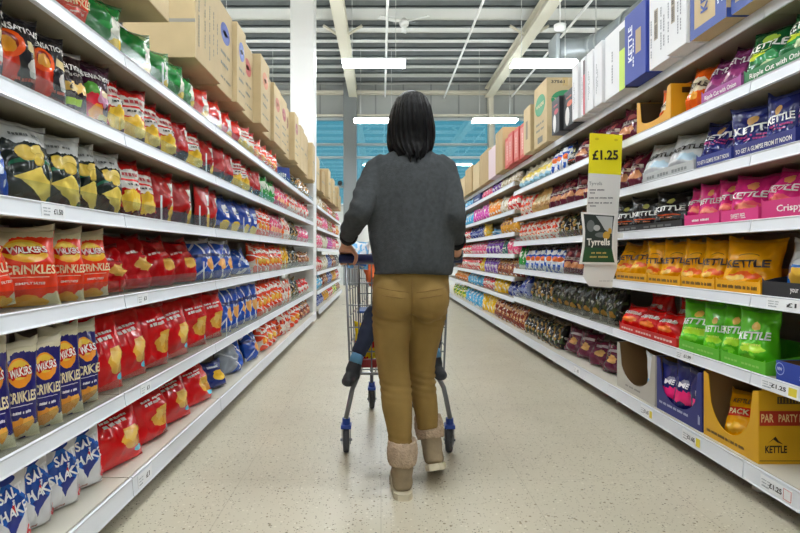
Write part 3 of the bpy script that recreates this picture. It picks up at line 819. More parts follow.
kind('kblack', 'black crisp bag with white letters', 'crisp_bag', 'crisp bag', .22, .255, .1, 'stand', '1c1b1d', (('blob', .5, .74, .1, .08, '8c8a4a'), ('rect', .2, .8, .3, .335, 'b34a24'), ('blob', .55, .14, .24, .08, '3a3028')),
     (('KETTLE', .5, .5, .8, .15, 'f3f1ee', 2, .03), ('SEA SALT', .5, .24, .4, .035, 'c46a3a')), seal='262527')
kind('kyellow', 'golden yellow crisp bag with dark letters', 'crisp_bag', 'crisp bag', .22, .25, .11, 'stand', 'd89a0e', (('blob', .5, .27, .3, .07, 'e0662a'), ('blob', .3, .22, .16, .06, 'eec35a'), ('ell', .5, .66, .18, .05, '4a3014'), ('ell', .5, .645, .18, .05, 'd89a0e')),
     (('KETTLE', .5, .5, .78, .15, '3c2814', 2, .03),), seal='cf900c', rough=.34)
kind('klime', 'lime green crisp bag with white letters', 'crisp_bag', 'crisp bag', .21, .25, .1, 'stand', '58b025', (('blob', .5, .7, .1, .08, 'd8b45a'), ('blob', .5, .3, .34, .07, 'a8d23c'), ('blob', .4, .14, .2, .05, '7cc43a')),
     (('KETTLE', .5, .52, .8, .14, 'f6f9ee', 2, .03), ('SOUR CREAM', .5, .36, .5, .04, 'd8ea5a')), seal='4fa322', rough=.34)
kind('kred', 'small bright red crisp packet', 'crisp_packet', 'crisp packet', .19, .15, .085, 'pillow', 'c41e1c', (('blob', .5, .35, .25, .12, 'e0782e'), ('rect', .2, .8, .6, .68, 'e8c9b8')), (('KETTLE', .5, .64, .6, .14, 'f6ece6'),), seal='b51a1a', wr=1.2)
kind('kmaroon', 'maroon crisp bag with tan crisps', 'crisp_bag', 'crisp bag', .21, .25, .1, 'stand', '55192b', (('blob', .5, .3, .3, .13, 'a8704a'), ('blob', .5, .72, .14, .1, '8c4a4a'), ('rect', .15, .85, .48, .58, 'c9b9ae')), (('Chips', .5, .53, .5, .07, '4a1a24'),), seal='4c1527')
kind('party', 'golden yellow party pack crisp bag', 'crisp_bag', 'crisp bag', .21, .22, .08, 'stand', 'dc9c10', (('rect', 0, 1, .44, .64, 'c2331c'), ('blob', .5, .2, .3, .1, 'e8b43a')), (('PACK', .5, .54, .6, .12, 'f5dfa8'), ('KETTLE', .5, .78, .5, .1, '3c2814')), seal='d09212')
kind('navy pink', 'navy crisp bag with hot pink label', 'crisp_bag', 'crisp bag', .15, .23, .08, 'pillow', '20245c', (('wrect', .12, .9, .28, .5, 'd32a70'), ('blob', .5, .66, .14, .06, '9c9ab8')), (('ME', .5, .62, .4, .1, 'f0eef4'),), seal='1a1d4c')
kind('white blue', 'white and blue snack packet', 'snack_packet', 'snack packet', .15, .24, .07, 'pillow', 'dfe3e6', (('wrect', 0, 1, .2, .48, '6db4dc'), ('rect', .3, .7, .6, .64, '8a8f96')), (('crisps', .5, .35, .6, .09, 'f4f8fa'),), seal='d3d7da')
kind('silver tray', 'silver crisp bag with yellow crisps', 'crisp_bag', 'crisp bag', .22, .22, .1, 'pillow', 'bfc3c6', (('wrect', 0, 1, 0, .5, '2a5c9c'), ('blob', .4, .25, .26, .2, 'dfb24a'), ('blob', .7, .2, .2, .14, 'ecc96a')), (), seal='cdd0d2', wr=1.3)
kind('camo', 'dark olive and black crisp bag', 'crisp_bag', 'crisp bag', .2, .24, .1, 'pillow', '20221c', (('patch', 4, 2.2, .56, '343b22'), ('patch', 5, 7, .64, '8d8a7c'), ('blob', .5, .25, .17, .08, '8a682e')), (), seal='2a2c25')
kind('black gold', 'black crisp bag with gold swirls', 'crisp_bag', 'crisp bag', .2, .25, .1, 'pillow', '22201e', (('patch', 3.5, 4.2, .58, '97773e'), ('patch', 5, 9, .62, 'c2bdb2'), ('patch', 4, 14, .6, '3a4a2c')), (), seal='7c6a48')
kind('maroon lie', 'crumpled maroon crisp bag', 'crisp_bag', 'crisp bag', .21, .2, .1, 'slump', '591b33', (('blob', .5, .4, .2, .14, 'c89a62'), ('rect', .2, .8, .66, .76, 'b9a8b0')), (), seal='4c1527', wr=1.4)
kind('blue white', 'blue and white crisp bag with orange spot', 'crisp_bag', 'crisp bag', .2, .25, .09, 'pillow', '2a55a8', (('patch', 4, 1.1, .5, 'e4e8ee'), ('blob', .5, .5, .2, .1, 'd06a35'), ('wrect', 0, 1, .86, 1, '23262c')), (), seal='2a2c34')
kind('red white', 'red and white striped snack bag', 'snack_bag', 'snack bag', .19, .26, .09, 'pillow', 'c23a2c', (('patch', 5, 1.5, .47, 'e6dccf'), ('patch', 4, 3, .57, 'd9642a'), ('patch', 6, 8, .6, 'a82420')), (), seal='d8cdc2')
kind('tan', 'tan paper crisp bag with pale label', 'crisp_bag', 'crisp bag', .19, .24, .1, 'stand', 'b3925c', (('blob', .5, .55, .3, .14, 'd9c596'), ('blob', .5, .25, .26, .1, '8f6a3a')), (), seal='a5854f')
kind('cream box', 'cream snack carton with blue base', 'snack_bag', 'snack bag', .17, .24, .1, 'stand', 'e2dcc4', (('wrect', 0, 1, 0, .28, '8fbdd2'), ('blob', .5, .58, .24, .14, 'c9b45a')), (), seal='ded8c2')
KINDS['cream box']['desc'] = 'cream snack bag with pale blue base'
# far, tiny in the picture: one film each
far_cols = {
    'f light blue': ('light blue and white snack bag', '4fa3cf', 'dce9f0'), 'f navy': ('navy blue snack bag', '22307c', '8a96c4'), 'f purple': ('purple and white snack bag', '6a3a98', 'd8c6e2'),
    'f magenta': ('magenta snack bag', 'b83c98', 'e2a6cf'), 'f orange': ('orange snack bag', 'cf7a2a', 'e8c08a'), 'f red': ('red and white snack bag', 'bf2a2a', 'e8d6cc'), 'f yellow': ('bright yellow snack bag', 'e0b41c', 'f0dc8a'),
    'f green': ('green and yellow snack bag', '5d8f35', 'd9cf5a'), 'f brown': ('brown red snack bag', '6e2c22', 'b98a5c'), 'f black': ('black snack bag', '222226', '8a8680'), 'f pink': ('pink and white snack bag', 'd2567e', 'efd0d6'),
    'f cream': ('cream and white snack bag', 'ddd5c2', 'bfae86'), 'f gold': ('golden snack bag', 'c48f2c', '7a4a1c'), 'f teal': ('dark teal snack bag', '2f5c62', '9fb4b0'), 'f tan': ('tan brown snack bag', 'b08a58', '7c5a34'),
}
for i, (k, (d, a, b_)) in enumerate(far_cols.items()):
    kind(k, d, 'snack_bag', 'snack bag', .2, .23, .1, 'pillow', a, (('patch', 4, 1.3 * i, .55, b_), ('patch', 5, 5 + i, .62, 'efece6')), near=False, bump=.1)

# ---- shelving opposite the sign, lowest shelf first
row(-1, BASE, 'salt', -40, 6, yaw=24, tilt=9, hs=.83, dx=.03); row(-1, BASE, 'salt', 6, 33, yaw=26, tilt=9, hs=.83, dx=.03)
row(-1, BASE, 'salt', 33, 61, yaw=26, tilt=9, hs=.83, dx=.03); row(-1, BASE, 'salt', 61, 85, yaw=26, tilt=9, hs=.83, dx=.03); row(-1, BASE, 'salt', 85, 108, yaw=26, tilt=9, hs=.83, dx=.03)
row(-1, BASE, 'big red', 108, 143, yaw=14, tilt=16, hs=.76); row(-1, BASE, 'big red', 143, 167, yaw=16, tilt=16, hs=.76)
row(-1, BASE, 'big red', 167, 190, yaw=16, tilt=16, hs=.74); row(-1, BASE, 'big red', 190, 210, yaw=16, tilt=16, hs=.72)
row(-1, BASE, 'navy small', 211, 226, yaw=20, tilt=20)
row(-1, BASE, 'silver blue', 228, 246, yaw=22, tilt=12); row(-1, BASE, 'blue cross', 247, 260, yaw=14, tilt=14, hs=.8)
row(-1, BASE, 'orange white', 261, 277, n=3, yaw=22); row(-1, BASE, 'red white', 283, 292, n=2, yaw=18); row(-1, BASE, 'orange white', 293, 302, n=2, yaw=20, hs=1.05)
z = ZL[0]
row(-1, z, 'crinkle navy', -60, -18, yaw=30); row(-1, z, 'crinkle navy', -18, 12, yaw=30); row(-1, z, 'crinkle navy', 12, 36, yaw=32); row(-1, z, 'crinkle navy', 36, 58, yaw=32)
row(-1, z, 'crinkle navy', 58, 78, yaw=32, hs=1.03); row(-1, z, 'crinkle navy', 78, 101, yaw=26, hs=1.03)
row(-1, z, 'big red', 104, 128, yaw=18, tilt=8); row(-1, z, 'big red', 128, 152, yaw=18, tilt=8); row(-1, z, 'big red', 152, 172, yaw=16, tilt=8)
row(-1, z, 'big red', 172, 192, yaw=16, tilt=8); row(-1, z, 'big red', 192, 209, yaw=16, tilt=8); row(-1, z, 'big red', 209, 224, yaw=14, tilt=6)
row(-1, z, 'blue cross', 225, 257, n=5, yaw=20, tilt=6); row(-1, z, 'orange white', 258, 284, n=6, yaw=22, hs=1.25); row(-1, z, 'red white', 285, 293, n=3, yaw=16); row(-1, z, 'black gold', 294, 302, n=2, yaw=16)
z = ZL[1]
row(-1, z, 'crinkle red', -70, -20, yaw=30); row(-1, z, 'crinkle red', -20, 16, yaw=20, tilt=9, roll=-8); row(-1, z, 'crinkle red', 18, 64, yaw=34, hs=.98, fill=.9); row(-1, z, 'crinkle red', 64, 86, yaw=32); row(-1, z, 'crinkle red', 86, 110, yaw=30)
row(-1, z, 'plain red', 111, 134, yaw=26, tilt=14, hs=.7); row(-1, z, 'plain red', 134, 158, yaw=20, tilt=16, hs=1.0); row(-1, z, 'plain red', 158, 180, yaw=18, tilt=12, hs=1.05); row(-1, z, 'plain red', 180, 200, yaw=24, tilt=16, hs=.95)
row(-1, z, 'blue cross', 203, 234, n=3, yaw=18, tilt=5, hs=.9); row(-1, z, 'blue lie', 236, 255, yaw=20, tilt=24); row(-1, z, 'orange white', 257, 283, n=6, yaw=20, hs=1.05); row(-1, z, 'yellow mix', 284, 291, n=2, yaw=18); row(-1, z, 'black gold', 292, 302, n=3, yaw=18)
z = ZL[2]
row(-1, z, 'blue lie', -60, -22, yaw=26, tilt=14, hs=1.2); row(-1, z, 'blue lie', -20, 12, yaw=26, tilt=14, hs=1.15); row(-1, z, 'deli', 14, 56, yaw=24, tilt=5, fill=.95); row(-1, z, 'deli', 56, 84, yaw=26, tilt=5)
row(-1, z, 'deli', 84, 104, yaw=26, tilt=5); row(-1, z, 'deli', 104, 124, yaw=26, tilt=5); row(-1, z, 'panel red', 126, 142, yaw=24); row(-1, z, 'panel red', 142, 157, yaw=24)
row(-1, z, 'side red', 159, 179, yaw=12); row(-1, z, 'side red', 180, 196, yaw=12); row(-1, z, 'side red', 199, 219, n=2, yaw=12)
row(-1, z, 'side blue', 221, 241, n=2, yaw=12); row(-1, z, 'side blue', 243, 257, n=2, yaw=12); row(-1, z, 'orange white', 258, 270, n=3, yaw=18); row(-1, z, 'pink', 271, 284, n=4, yaw=14); row(-1, z, 'red white', 285, 293, n=3, yaw=16); row(-1, z, 'black gold', 294, 302, n=2, yaw=16)
z = ZL[3]
row(-1, z, 'sens red', -70, -28, yaw=24); row(-1, z, 'sens red', -28, 6, yaw=26); row(-1, z, 'sens red', 7, 42, yaw=24); row(-1, z, 'sens red', 42, 64, yaw=26, hs=.95); row(-1, z, 'sens brown', 65, 88, yaw=24, hs=.97); row(-1, z, 'sens purple', 89, 110, yaw=24, hs=.97)
row(-1, z, 'panel red', 111, 126, yaw=20); row(-1, z, 'panel red', 127, 146, yaw=24); row(-1, z, 'panel red', 147, 161, yaw=24); row(-1, z, 'panel red', 162, 177, yaw=20); row(-1, z, 'side red', 178, 190, yaw=14)
row(-1, z, 'panel red', 191, 203, yaw=18); row(-1, z, 'side red', 205, 217, yaw=14); row(-1, z, 'side red', 219, 234, n=2, yaw=12); row(-1, z, 'panel red', 236, 249, n=2, yaw=16); row(-1, z, 'side red', 250, 260, n=2, yaw=12)
row(-1, z, 'mid green', 263, 277, n=3, yaw=14); row(-1, z, 'pink', 278, 290, n=4, yaw=14); row(-1, z, 'red white', 291, 302, n=3, yaw=16)
z = ZL[4]
row(-1, z, 'sens purple', -40, 0, yaw=16, hs=.9); row(-1, z, 'sens purple', 20, 62, yaw=16, hs=.85); row(-1, z, 'crinkle red', 66, 90, yaw=20, hs=.85)
row(-1, z, 'top green', 92, 127, yaw=20); row(-1, z, 'top green', 129, 153, yaw=20, hs=.95); row(-1, z, 'top green', 155, 171, yaw=22); row(-1, z, 'top green', 172, 185, yaw=22); row(-1, z, 'top green', 185, 195, yaw=22, hs=.95)
row(-1, z, 'top red', 196, 210, yaw=22); row(-1, z, 'top red', 210, 222, yaw=22); row(-1, z, 'top red', 222, 233, yaw=22); row(-1, z, 'top red', 233, 241, yaw=22)
row(-1, z, 'white yellow', 242, 254, n=2, yaw=24); row(-1, z, 'orange white', 255, 268, n=2, yaw=24, hs=1.1); row(-1, z, 'orange white', 268, 278, n=2, yaw=22, hs=1.0)
row(-1, z, 'black gold', 293, 301, n=2, yaw=24, roll=14, hs=.85)
# beyond the white column, and the short piece of shelf just before it
TIER2 = ['second far shelf up', 'third far shelf up', 'fourth far shelf up', 'fifth far shelf up', 'sixth far shelf up']
FARL = [['f brown', 'f yellow', 'f navy', 'f gold', 'f red', 'f green'], ['f red', 'f yellow', 'f light blue', 'f brown', 'f navy', 'f gold'], ['f brown', 'f black', 'f red', 'f cream', 'f navy'],
        ['f pink', 'f red', 'f pink', 'f cream', 'f magenta'], ['f red', 'f orange', 'f red', 'f pink', 'f tan'], ['f tan', 'f pink', 'f cream', 'f tan', 'f red']]
for li, z in enumerate([BASE] + ZLF):
    TIER[(-1, z)] = (['bottom far shelf'] + TIER2)[li] if z != BASE else TIER[(-1, BASE)]
    y = 6.98; q = 0
    while y < 13.3:
        key = FARL[li][(q // 3) % len(FARL[li])]
        if y < 8.1 and li: zz = ZL[li - 1]
        else: zz = z
        if not (8.05 < y < 8.62) and not (y < 8.1 and y + .3 > 8.13):
            row(-1, zz, key, 0, 0, y01=(y, y + .3), yaw=16, zone='far ' if y > 8.3 else 'gap ', hs=rnd.uniform(.95, 1.12))
        y += .315; q += 1

# ---- trays and cut-open cartons that hold bags
card_n = [0]


def tray(px0, px1, z, col, label, text=None, tcol='f2f0ea', h=.055, depth=.3, th=.5, shoulder=.05, tw=.8):
    """Shelf-ready cardboard tray: low printed front, sides that rise towards the back."""
    ya, yb = yr(px1) + .004, yr(px0) - .004
    zf = (z if z == BASE else z + .021) + .001
    xf = XR + .014
    e = empty('cardboard_tray', (xf + depth / 2, (ya + yb) / 2, zf), label, 'display tray', 'printed cardboard trays on the shelves')
    m = mat('tray card ' + col, col, .55); m.node_tree.nodes['Principled BSDF'].inputs['Base Color'].default_value = ink(col)
    fr = (Vector((xf, yb, zf)), Vector((0, -1, 0)), Vector((0, 0, 1))); W = yb - ya
    obj('base', B(xf + .004, xf + depth, ya + .004, yb - .004, zf, zf + .003), m, e)
    fp = obj('front_panel', prism([(0, 0), (W, 0), (W, h + .012), (W - .012, h), (.012, h), (0, h + .012)], fr, .003), m, e)
    for y in (ya, yb - .003):
        bm = prism([(0, 0), (depth, 0), (depth, h + shoulder), (.05, h + .012), (0, h)], (Vector((xf, y, zf)), Vector((1, 0, 0)), Vector((0, 0, 1))), -.003)
        obj('side_panel', bm, m, e)
    obj('back_panel', B(xf + depth - .003, xf + depth, ya + .004, yb - .004, zf, zf + h + shoulder), m, e)
    if text:
        bm = bmesh.new()
        if text.startswith('~'):
            vs, fs, hh = dashes(text[1:]); q = [bm.verts.new(fr[0] + fr[1] * (W * .5 + a * W * tw) + fr[2] * (h * .48 + b * h * th * .7) + Vector((-.0012, 0, 0))) for a, b in vs]
            for f in fs: bm.faces.new([q[i] for i in f])
        else: flat_text(bm, text, fr, W * .5, h * .48, W * tw, h * th, bold=.015)
        t = obj('lettering', bm, mat('ink ' + tcol, tcol, .4), None); t.parent = fp; t.matrix_parent_inverse = Matrix.Translation(-e.location)
    return e


IN = dict(inset=.022, zoff=.006, tightf=True)
# sixth shelf up
z = ZR[4]
tray(740, 812, z, '2a6b3f', 'green tray of green crisp bags, sixth shelf up on yellow sign side', 'Ripple Cut with Onion')
row(1, z, 'kgreen', 741, 773, yaw=26, tilt=16, hs=1.05, **IN); row(1, z, 'kgreen', 774, 811, yaw=20, tilt=20, **IN)
tray(698, 738, z, '8d4480', 'purple tray of plum crisp bags beside the green tray', 'Ripple Cut with Onion')
row(1, z, 'kpurple', 699, 718, yaw=26, tilt=20, **IN); row(1, z, 'kpurple', 718, 737, yaw=26, tilt=20, **IN)
row(1, z, 'korange', 683, 697, yaw=26, tilt=18)
# fifth shelf up
z = ZR[3]
tray(730, 792, z, '272d6d', 'long navy tray holding the upright navy crisp bags, fifth shelf up', 'TO GET A GLIMPSE FROM IT NOON', h=.06, th=.32, tw=.92)
row(1, z, 'knavy', 732, 766, yaw=28, tilt=6, fill=1.1, hs=1.05, **IN); row(1, z, 'knavy', 767, 791, yaw=20, tilt=8, **IN)
row(1, z, 'knavy', 793, 830, yaw=20, tilt=8)
tray(693, 728, z, '2b3579', 'short navy tray with one tilted navy crisp bag, fifth shelf up', 'TO GET A GLIMPSE FROM IT NOON', h=.06, th=.32, tw=.92)
row(1, z, 'knavy', 697, 726, yaw=24, tilt=22, hs=.85, **IN)
tray(640, 691, z, 'b9bcbe', 'pale grey tray of silver crisp bags, fifth shelf up', '~sea salt flake', tcol='7d8184')
row(1, z, 'kwhite', 642, 665, yaw=24, tilt=18, **IN); row(1, z, 'kwhite', 666, 690, yaw=24, tilt=20, **IN)
row(1, z, 'kmaroon', 617, 638, n=2, yaw=20, tilt=10)
# fourth shelf up
z = ZR[2]
tray(757, 830, z, 'b8336f', 'rosy pink tray at the near end of the fourth shelf up, sign side', 'Crispy B', h=.075, th=.45, tw=.5)
row(1, z, 'kpink', 762, 790, yaw=18, tilt=12, **IN); row(1, z, 'kpink', 791, 828, yaw=18, tilt=12, **IN)
tray(717, 755, z, 'c23a78', 'pink tray of pink crisp bags next to the rosy near tray', 'SWEET PEEL', h=.055, tw=.4, th=.4)
tray(681, 716, z, 'bd3573', 'pink tray of pink crisp bags next to the black bags', '~sweet chilli', h=.055, tw=.5, th=.3)
row(1, z, 'kpink', 729, 756, yaw=28, tilt=8, hs=1.05, **IN); row(1, z, 'kpink', 712, 728, yaw=32, tilt=10, hs=1.04, **IN)
row(1, z, 'kpink', 698, 711, yaw=30, tilt=12, **IN); row(1, z, 'kpink', 682, 697, yaw=28, tilt=14, **IN)
tray(612, 679, z, '222124', 'black tray of black crisp bags, fourth shelf up, right of sign'.replace(', right of sign', ' near sign'), '~sea salt', tcol='6a6a6a', h=.04)
row(1, z, 'kblack', 613, 631, yaw=26, tilt=6, **IN); row(1, z, 'kblack', 631, 651, yaw=26, tilt=6, **IN); row(1, z, 'kblack', 652, 678, yaw=26, tilt=8, **IN)
# third shelf up
z = ZR[1]
tray(758, 830, z, '26262a', 'black tray with a silver crisp bag, third shelf up', 'your', tcol='e8e8ea', h=.06, tw=.12, th=.34)
row(1, z, 'silver tray', 775, 826, yaw=18, tilt=10, **IN)
for a, b_, nm in ((712, 757, 'beside the black tray'), (678, 711, 'second from the black tray'), (645, 677, 'third from the black tray'), (614, 644, 'closest to the hanging sign')):
    tray(a, b_, z, 'c99312', 'golden yellow tray of yellow crisp bags, ' + nm, '~the real salt flake is in them', tcol='4a3310', h=.052, th=.45, tw=.9)
row(1, z, 'kyellow', 718, 755, yaw=30, tilt=7, **IN); row(1, z, 'kyellow', 697, 717, yaw=28, tilt=9, **IN); row(1, z, 'kyellow', 679, 696, yaw=30, tilt=8, **IN)
row(1, z, 'kyellow', 658, 677, yaw=28, tilt=8, **IN); row(1, z, 'kyellow', 645, 657, yaw=28, tilt=8, **IN); row(1, z, 'kyellow', 615, 643, n=2, yaw=24, tilt=20, **IN)
# second shelf up
z = ZR[0]
for a, b_, nm in ((717, 762, 'beside the blue carton'), (676, 716, 'next to the red packets')):
    tray(a, b_, z, '57a32c', 'lime green tray of lime crisp bags ' + nm, '~sour cream', tcol='8cc85a', h=.05, th=.3)
row(1, z, 'klime', 678, 703, yaw=22, tilt=12, **IN); row(1, z, 'klime', 704, 716, yaw=34, tilt=10, hs=.92, **IN); row(1, z, 'klime', 718, 737, yaw=30, tilt=8, hs=1.04, **IN); row(1, z, 'klime', 737, 762, yaw=24, tilt=8, **IN)
row(1, z, 'klime', 767, 800, yaw=20, tilt=8, inset=.14, dx=.1)
tray(617, 674, z, 'b3231f', 'red tray crammed with small red crisp packets', '~sweet chilli crisps', tcol='e8c8c0', h=.045, th=.4, tw=.9)
for k, (a, b_) in enumerate(((619, 636), (637, 655), (656, 673))):
    row(1, z, 'kred', a, b_, yaw=14, tilt=20, inset=.022, zoff=.006, tightf=True)
for k, (a, b_) in enumerate(((619, 645), (646, 673))):
    row(1, z, 'kred', a, b_, yaw=10, tilt=8, inset=.17, zoff=.03, hs=1.25, fill=.8)
# bottom shelf
row(1, BASE, 'maroon lie', 560, 612, n=4, yaw=24, tilt=22, inset=.06)


def cut_box(name, px0, px1, col, label, h=.3, depth=.4, dip=.08, near_cut=False, z=BASE, y01=None, xf=None, inner='8a6a40', cut=True, sq=.45):
    """Open-topped display carton whose front is cut away in a smooth dip."""
    ya, yb = y01 or (yr(px1, 1.5), yr(px0, 1.5)); ya += .004; yb -= .004
    zf = (z if z == BASE else z + .021) + .001; xf = xf or 1.525
    e = empty(name, (xf + depth / 2, (ya + yb) / 2, zf), label, 'display carton', None)
    m = mat('carton card ' + col, col, .5); mi = mat('carton inside ' + inner, inner, .7)
    W = yb - ya; fr = (Vector((xf, yb, zf)), Vector((0, -1, 0)), Vector((0, 0, 1)))
    obj('base', B(xf + .004, xf + depth, ya + .005, yb - .005, zf, zf + .003), mi, e)
    top = [(W, h)]
    if cut:
        a = min(.035, W * .1)
        top = [(W, h), (W - a, h - .008)] + [(W - a - (W - 2 * a) * t, h - .008 - (h - .008 - dip) * math.sin(PI * t) ** sq) for t in [i / 16 for i in range(1, 16)]] + [(a, h - .008), (0, h)]
    else: top = [(W, h), (0, h)]
    fp = obj('front_panel', prism([(0, 0), (W, 0)] + top, fr, .004), m, e)
    for y, nm in ((ya, 'near'), (yb - .004, 'far')):
        bm = B(xf + .0045, xf + depth, y, y + .004, zf, zf + h)
        obj('side_panel', bm, m, e)
    obj('back_panel', B(xf + depth - .004, xf + depth, ya + .0045, yb - .0045, zf, zf + h), mi, e)
    for y in (ya + .0042, yb - .0052):
        obj('inner_lining', B(xf + .006, xf + depth - .006, y, y + .001, zf + .004, zf + h - .002), mi, e)
    return e, fp, fr, W, (Vector((xf, ya, zf)), Vector((1, 0, 0)), Vector((0, 0, 1)))


def marks(parent, items, name='lettering'):
    """items: (colour, drawer(bm, material index)); each is one printed piece under parent."""
    for col, fn in items:
        bm = bmesh.new(); fn(bm, 0)
        o = obj(name, bm, mat('ink ' + col, col, .45), None)
        o.parent = parent; o.matrix_parent_inverse = Matrix.Translation(-(parent.location if parent.parent is None else parent.parent.location))


def dash_line(bm, txt, fr, x, y, w, h, mi, off=.0015):
    o, r, u = fr; n = r.cross(u); vs, fs, _ = dashes(txt)
    q = [bm.verts.new(o + r * (x + a * w) + u * (y + b * h) + n * off) for a, b in vs]
    for f in fs: bm.faces.new([q[i] for i in f]).material_index = mi


e, fp, fr, W, nf = cut_box('display_carton', 698, 753, 'd5a012', 'large yellow cut-open party pack carton on the bottom shelf', h=.297, depth=.42, dip=.06, sq=.36)
marks(fp, [('4a3310', lambda bm, i: dash_line(bm, 'party sharing flavours and a real sea crunch', fr, W * .42, .03, W * .7, .014, i))])
marks(e, [('b5301b', lambda bm, i: flat_poly(bm, rect_pts(.004, .418, .155, .215), nf, i, .0008)),
          ('e9c98a', lambda bm, i: (flat_text(bm, 'PAR', nf, .035, .186, .05, .034, mi=i), flat_text(bm, 'PARTY PACK', nf, .155, .186, .15, .032, mi=i))),
          ('33230f', lambda bm, i: (flat_text(bm, 'KETTLE', nf, .07, .06, .088, .03, bold=.035, mi=i), flat_poly(bm, [(.035, .083), (.06, .1), (.075, .088), (.1, .08), (.08, .095), (.068, .112), (.055, .1)], nf, i), flat_text(bm, 'C', nf, .19, .09, .022, .028, mi=i), flat_poly(bm, rect_pts(.004, .418, .012, .015), nf, i))),
          ('5b4a2a', lambda bm, i: (flat_poly(bm, rect_pts(.075, .22, .243, .272), nf, i),) + tuple(flat_poly(bm, rect_pts(.18 + .02 * k, .192 + .02 * k, .248, .267), nf, i, .0012) for k in range(0))),
          ('c79310', lambda bm, i: [flat_poly(bm, rect_pts(.082 + .013 * k, .085 + .013 * k, .247, .268), nf, i, .0016) for k in range(10)])])
ya, yb = yr(753, 1.5), yr(698, 1.5)
row(1, BASE, 'party', 0, 0, y01=(ya + .03, ya + .19), yaw=30, tilt=20, inset=.03, zoff=.006, roll=8, hs=1.05); row(1, BASE, 'party', 0, 0, y01=(ya + .2, yb - .05), yaw=24, tilt=22, inset=.04, zoff=.006, roll=-6)
e, fp, fr, W, nf = cut_box('display_carton', 652, 697, '262d78', 'navy cut-open carton of navy and pink bags, bottom shelf', h=.285, dip=.06, sq=.24)
marks(fp, [('b9bdd8', lambda bm, i: (dash_line(bm, 'made with gluten free crisps today', fr, W * .4, .045, W * .66, .014, i), dash_line(bm, 'vw', fr, W * .95, .05, W * .04, .05, i)))])
row(1, BASE, 'navy pink', 0, 0, y01=(yr(697, 1.5) + .02, yr(652, 1.5) - .015), n=3, yaw=28, tilt=3, inset=.012, zoff=.006, hs=1.12, fill=1.15)
e, fp, fr, W, nf = cut_box('display_carton', 613, 651, 'b7b2a9', 'pale grey cut-open carton, almost empty, bottom shelf', h=.285, dip=.06, inner='927048', sq=.3)
marks(fp, [('7d7a76', lambda bm, i: dash_line(bm, 'sea salt crisps', fr, W * .45, .035, W * .4, .012, i))])
row(1, BASE, 'white blue', 0, 0, y01=(yr(651, 1.5) + .015, yr(651, 1.5) + .15), yaw=34, tilt=2, inset=.012, zoff=.006, hs=1.1)
# blue carton lying on its long side, second shelf up
e, fp, fr, W, nf = cut_box('display_carton', 764, 840, '2340a0', 'low blue display carton with a dark open top, second shelf up', h=.075, depth=.3, z=ZR[0], cut=False, inner='6a4a28', xf=1.545)
nf2 = (fr[0], fr[1], fr[2])
marks(fp, [('a9b8e8', lambda bm, i: [flat_poly(bm, [(W * .06 + r * math.cos(2 * PI * (k + d) / 24), .045 + r * math.sin(2 * PI * (k + d) / 24)) for r, d in ((.024, 0), (.024, 1), (.021, 1), (.021, 0))], fr, i) for k in range(24)]),
           ('dfe6f8', lambda bm, i: (flat_text(bm, 'NEW', fr, W * .06, .045, .026, .012, mi=i), flat_text(bm, 'Sweet', fr, W * .45, .03, .07, .018, mi=i)))])
# yellow window carton on the sixth shelf up
ya, yb = yr(668), yr(634)
e, fp, fr, W, nf = cut_box('display_carton', 634, 668, 'd99c10', 'yellow carton with a window, one bag inside, sixth shelf up', h=.2, depth=.3, dip=.045, z=ZR[4], y01=(ya, yb), xf=XR + .016, inner='4a3414', sq=.12)
marks(e, [('4a3414', lambda bm, i: flat_poly(bm, rect_pts(.06, .26, .15, .18), nf, i)), ('7a5a18', lambda bm, i: dash_line(bm, 'hand cooked', nf, .17, .035, .13, .014, i))])
row(1, ZR[4], 'korange', 0, 0, y01=(ya + .02, ya + .22), yaw=18, tilt=6, inset=.024, zoff=.006, hs=.8)
row(1, ZR[4], 'kmaroon', 575, 633, n=4, yaw=20, tilt=14, hs=.9)

# ---- sign side, between the sign and the step where the shelves change height
z = ZR[4]
row(1, z, 'cream box', 516, 548, n=6, yaw=20, tilt=10, hs=.9); row(1, z, 'blue white', 549, 566, n=3, yaw=22, tilt=10, hs=.95); row(1, z, 'kblack', 567, 573, yaw=22, hs=.8)
z = ZR[3]
row(1, z, 'red white', 516, 527, n=2, yaw=22); row(1, z, 'tan', 528, 545, n=4, yaw=24, tilt=10); row(1, z, 'kmaroon', 547, 572, n=4, yaw=24, tilt=14)
row(1, z, 'kmaroon', 574, 616, n=4, yaw=22, tilt=10)
z = ZR[2]
row(1, z, 'red white', 516, 556, n=8, yaw=22, tilt=6, hs=.98); row(1, z, 'black gold', 557, 583, n=4, yaw=22, tilt=8, hs=.95, desc='dark brown and gold crisp bag'); row(1, z, 'camo', 584, 611, n=3, yaw=20, hs=.9)
z = ZR[1]
row(1, z, 'mid green', 515, 521, n=2, yaw=20, hs=.95, desc='yellow green crisp bag with white print'); row(1, z, 'blue white', 522, 562, n=7, yaw=22, tilt=6); row(1, z, 'kmaroon', 563, 585, n=3, yaw=20, hs=.95); row(1, z, 'black gold', 586, 613, n=3, yaw=20)
z = ZR[0]
row(1, z, 'f navy', 516, 523, n=2, yaw=16); row(1, z, 'black gold', 527, 549, n=4, yaw=24, tilt=8, hs=1.0); row(1, z, 'camo', 550, 616, n=9, yaw=24, tilt=8, hs=1.08)
row(1, BASE, 'f brown', 508, 521, n=4, yaw=20); row(1, BASE, 'black gold', 522, 534, n=3, yaw=22, tilt=14, hs=.85); row(1, BASE, 'black gold', 535, 558, n=5, yaw=22, tilt=18, hs=.9)
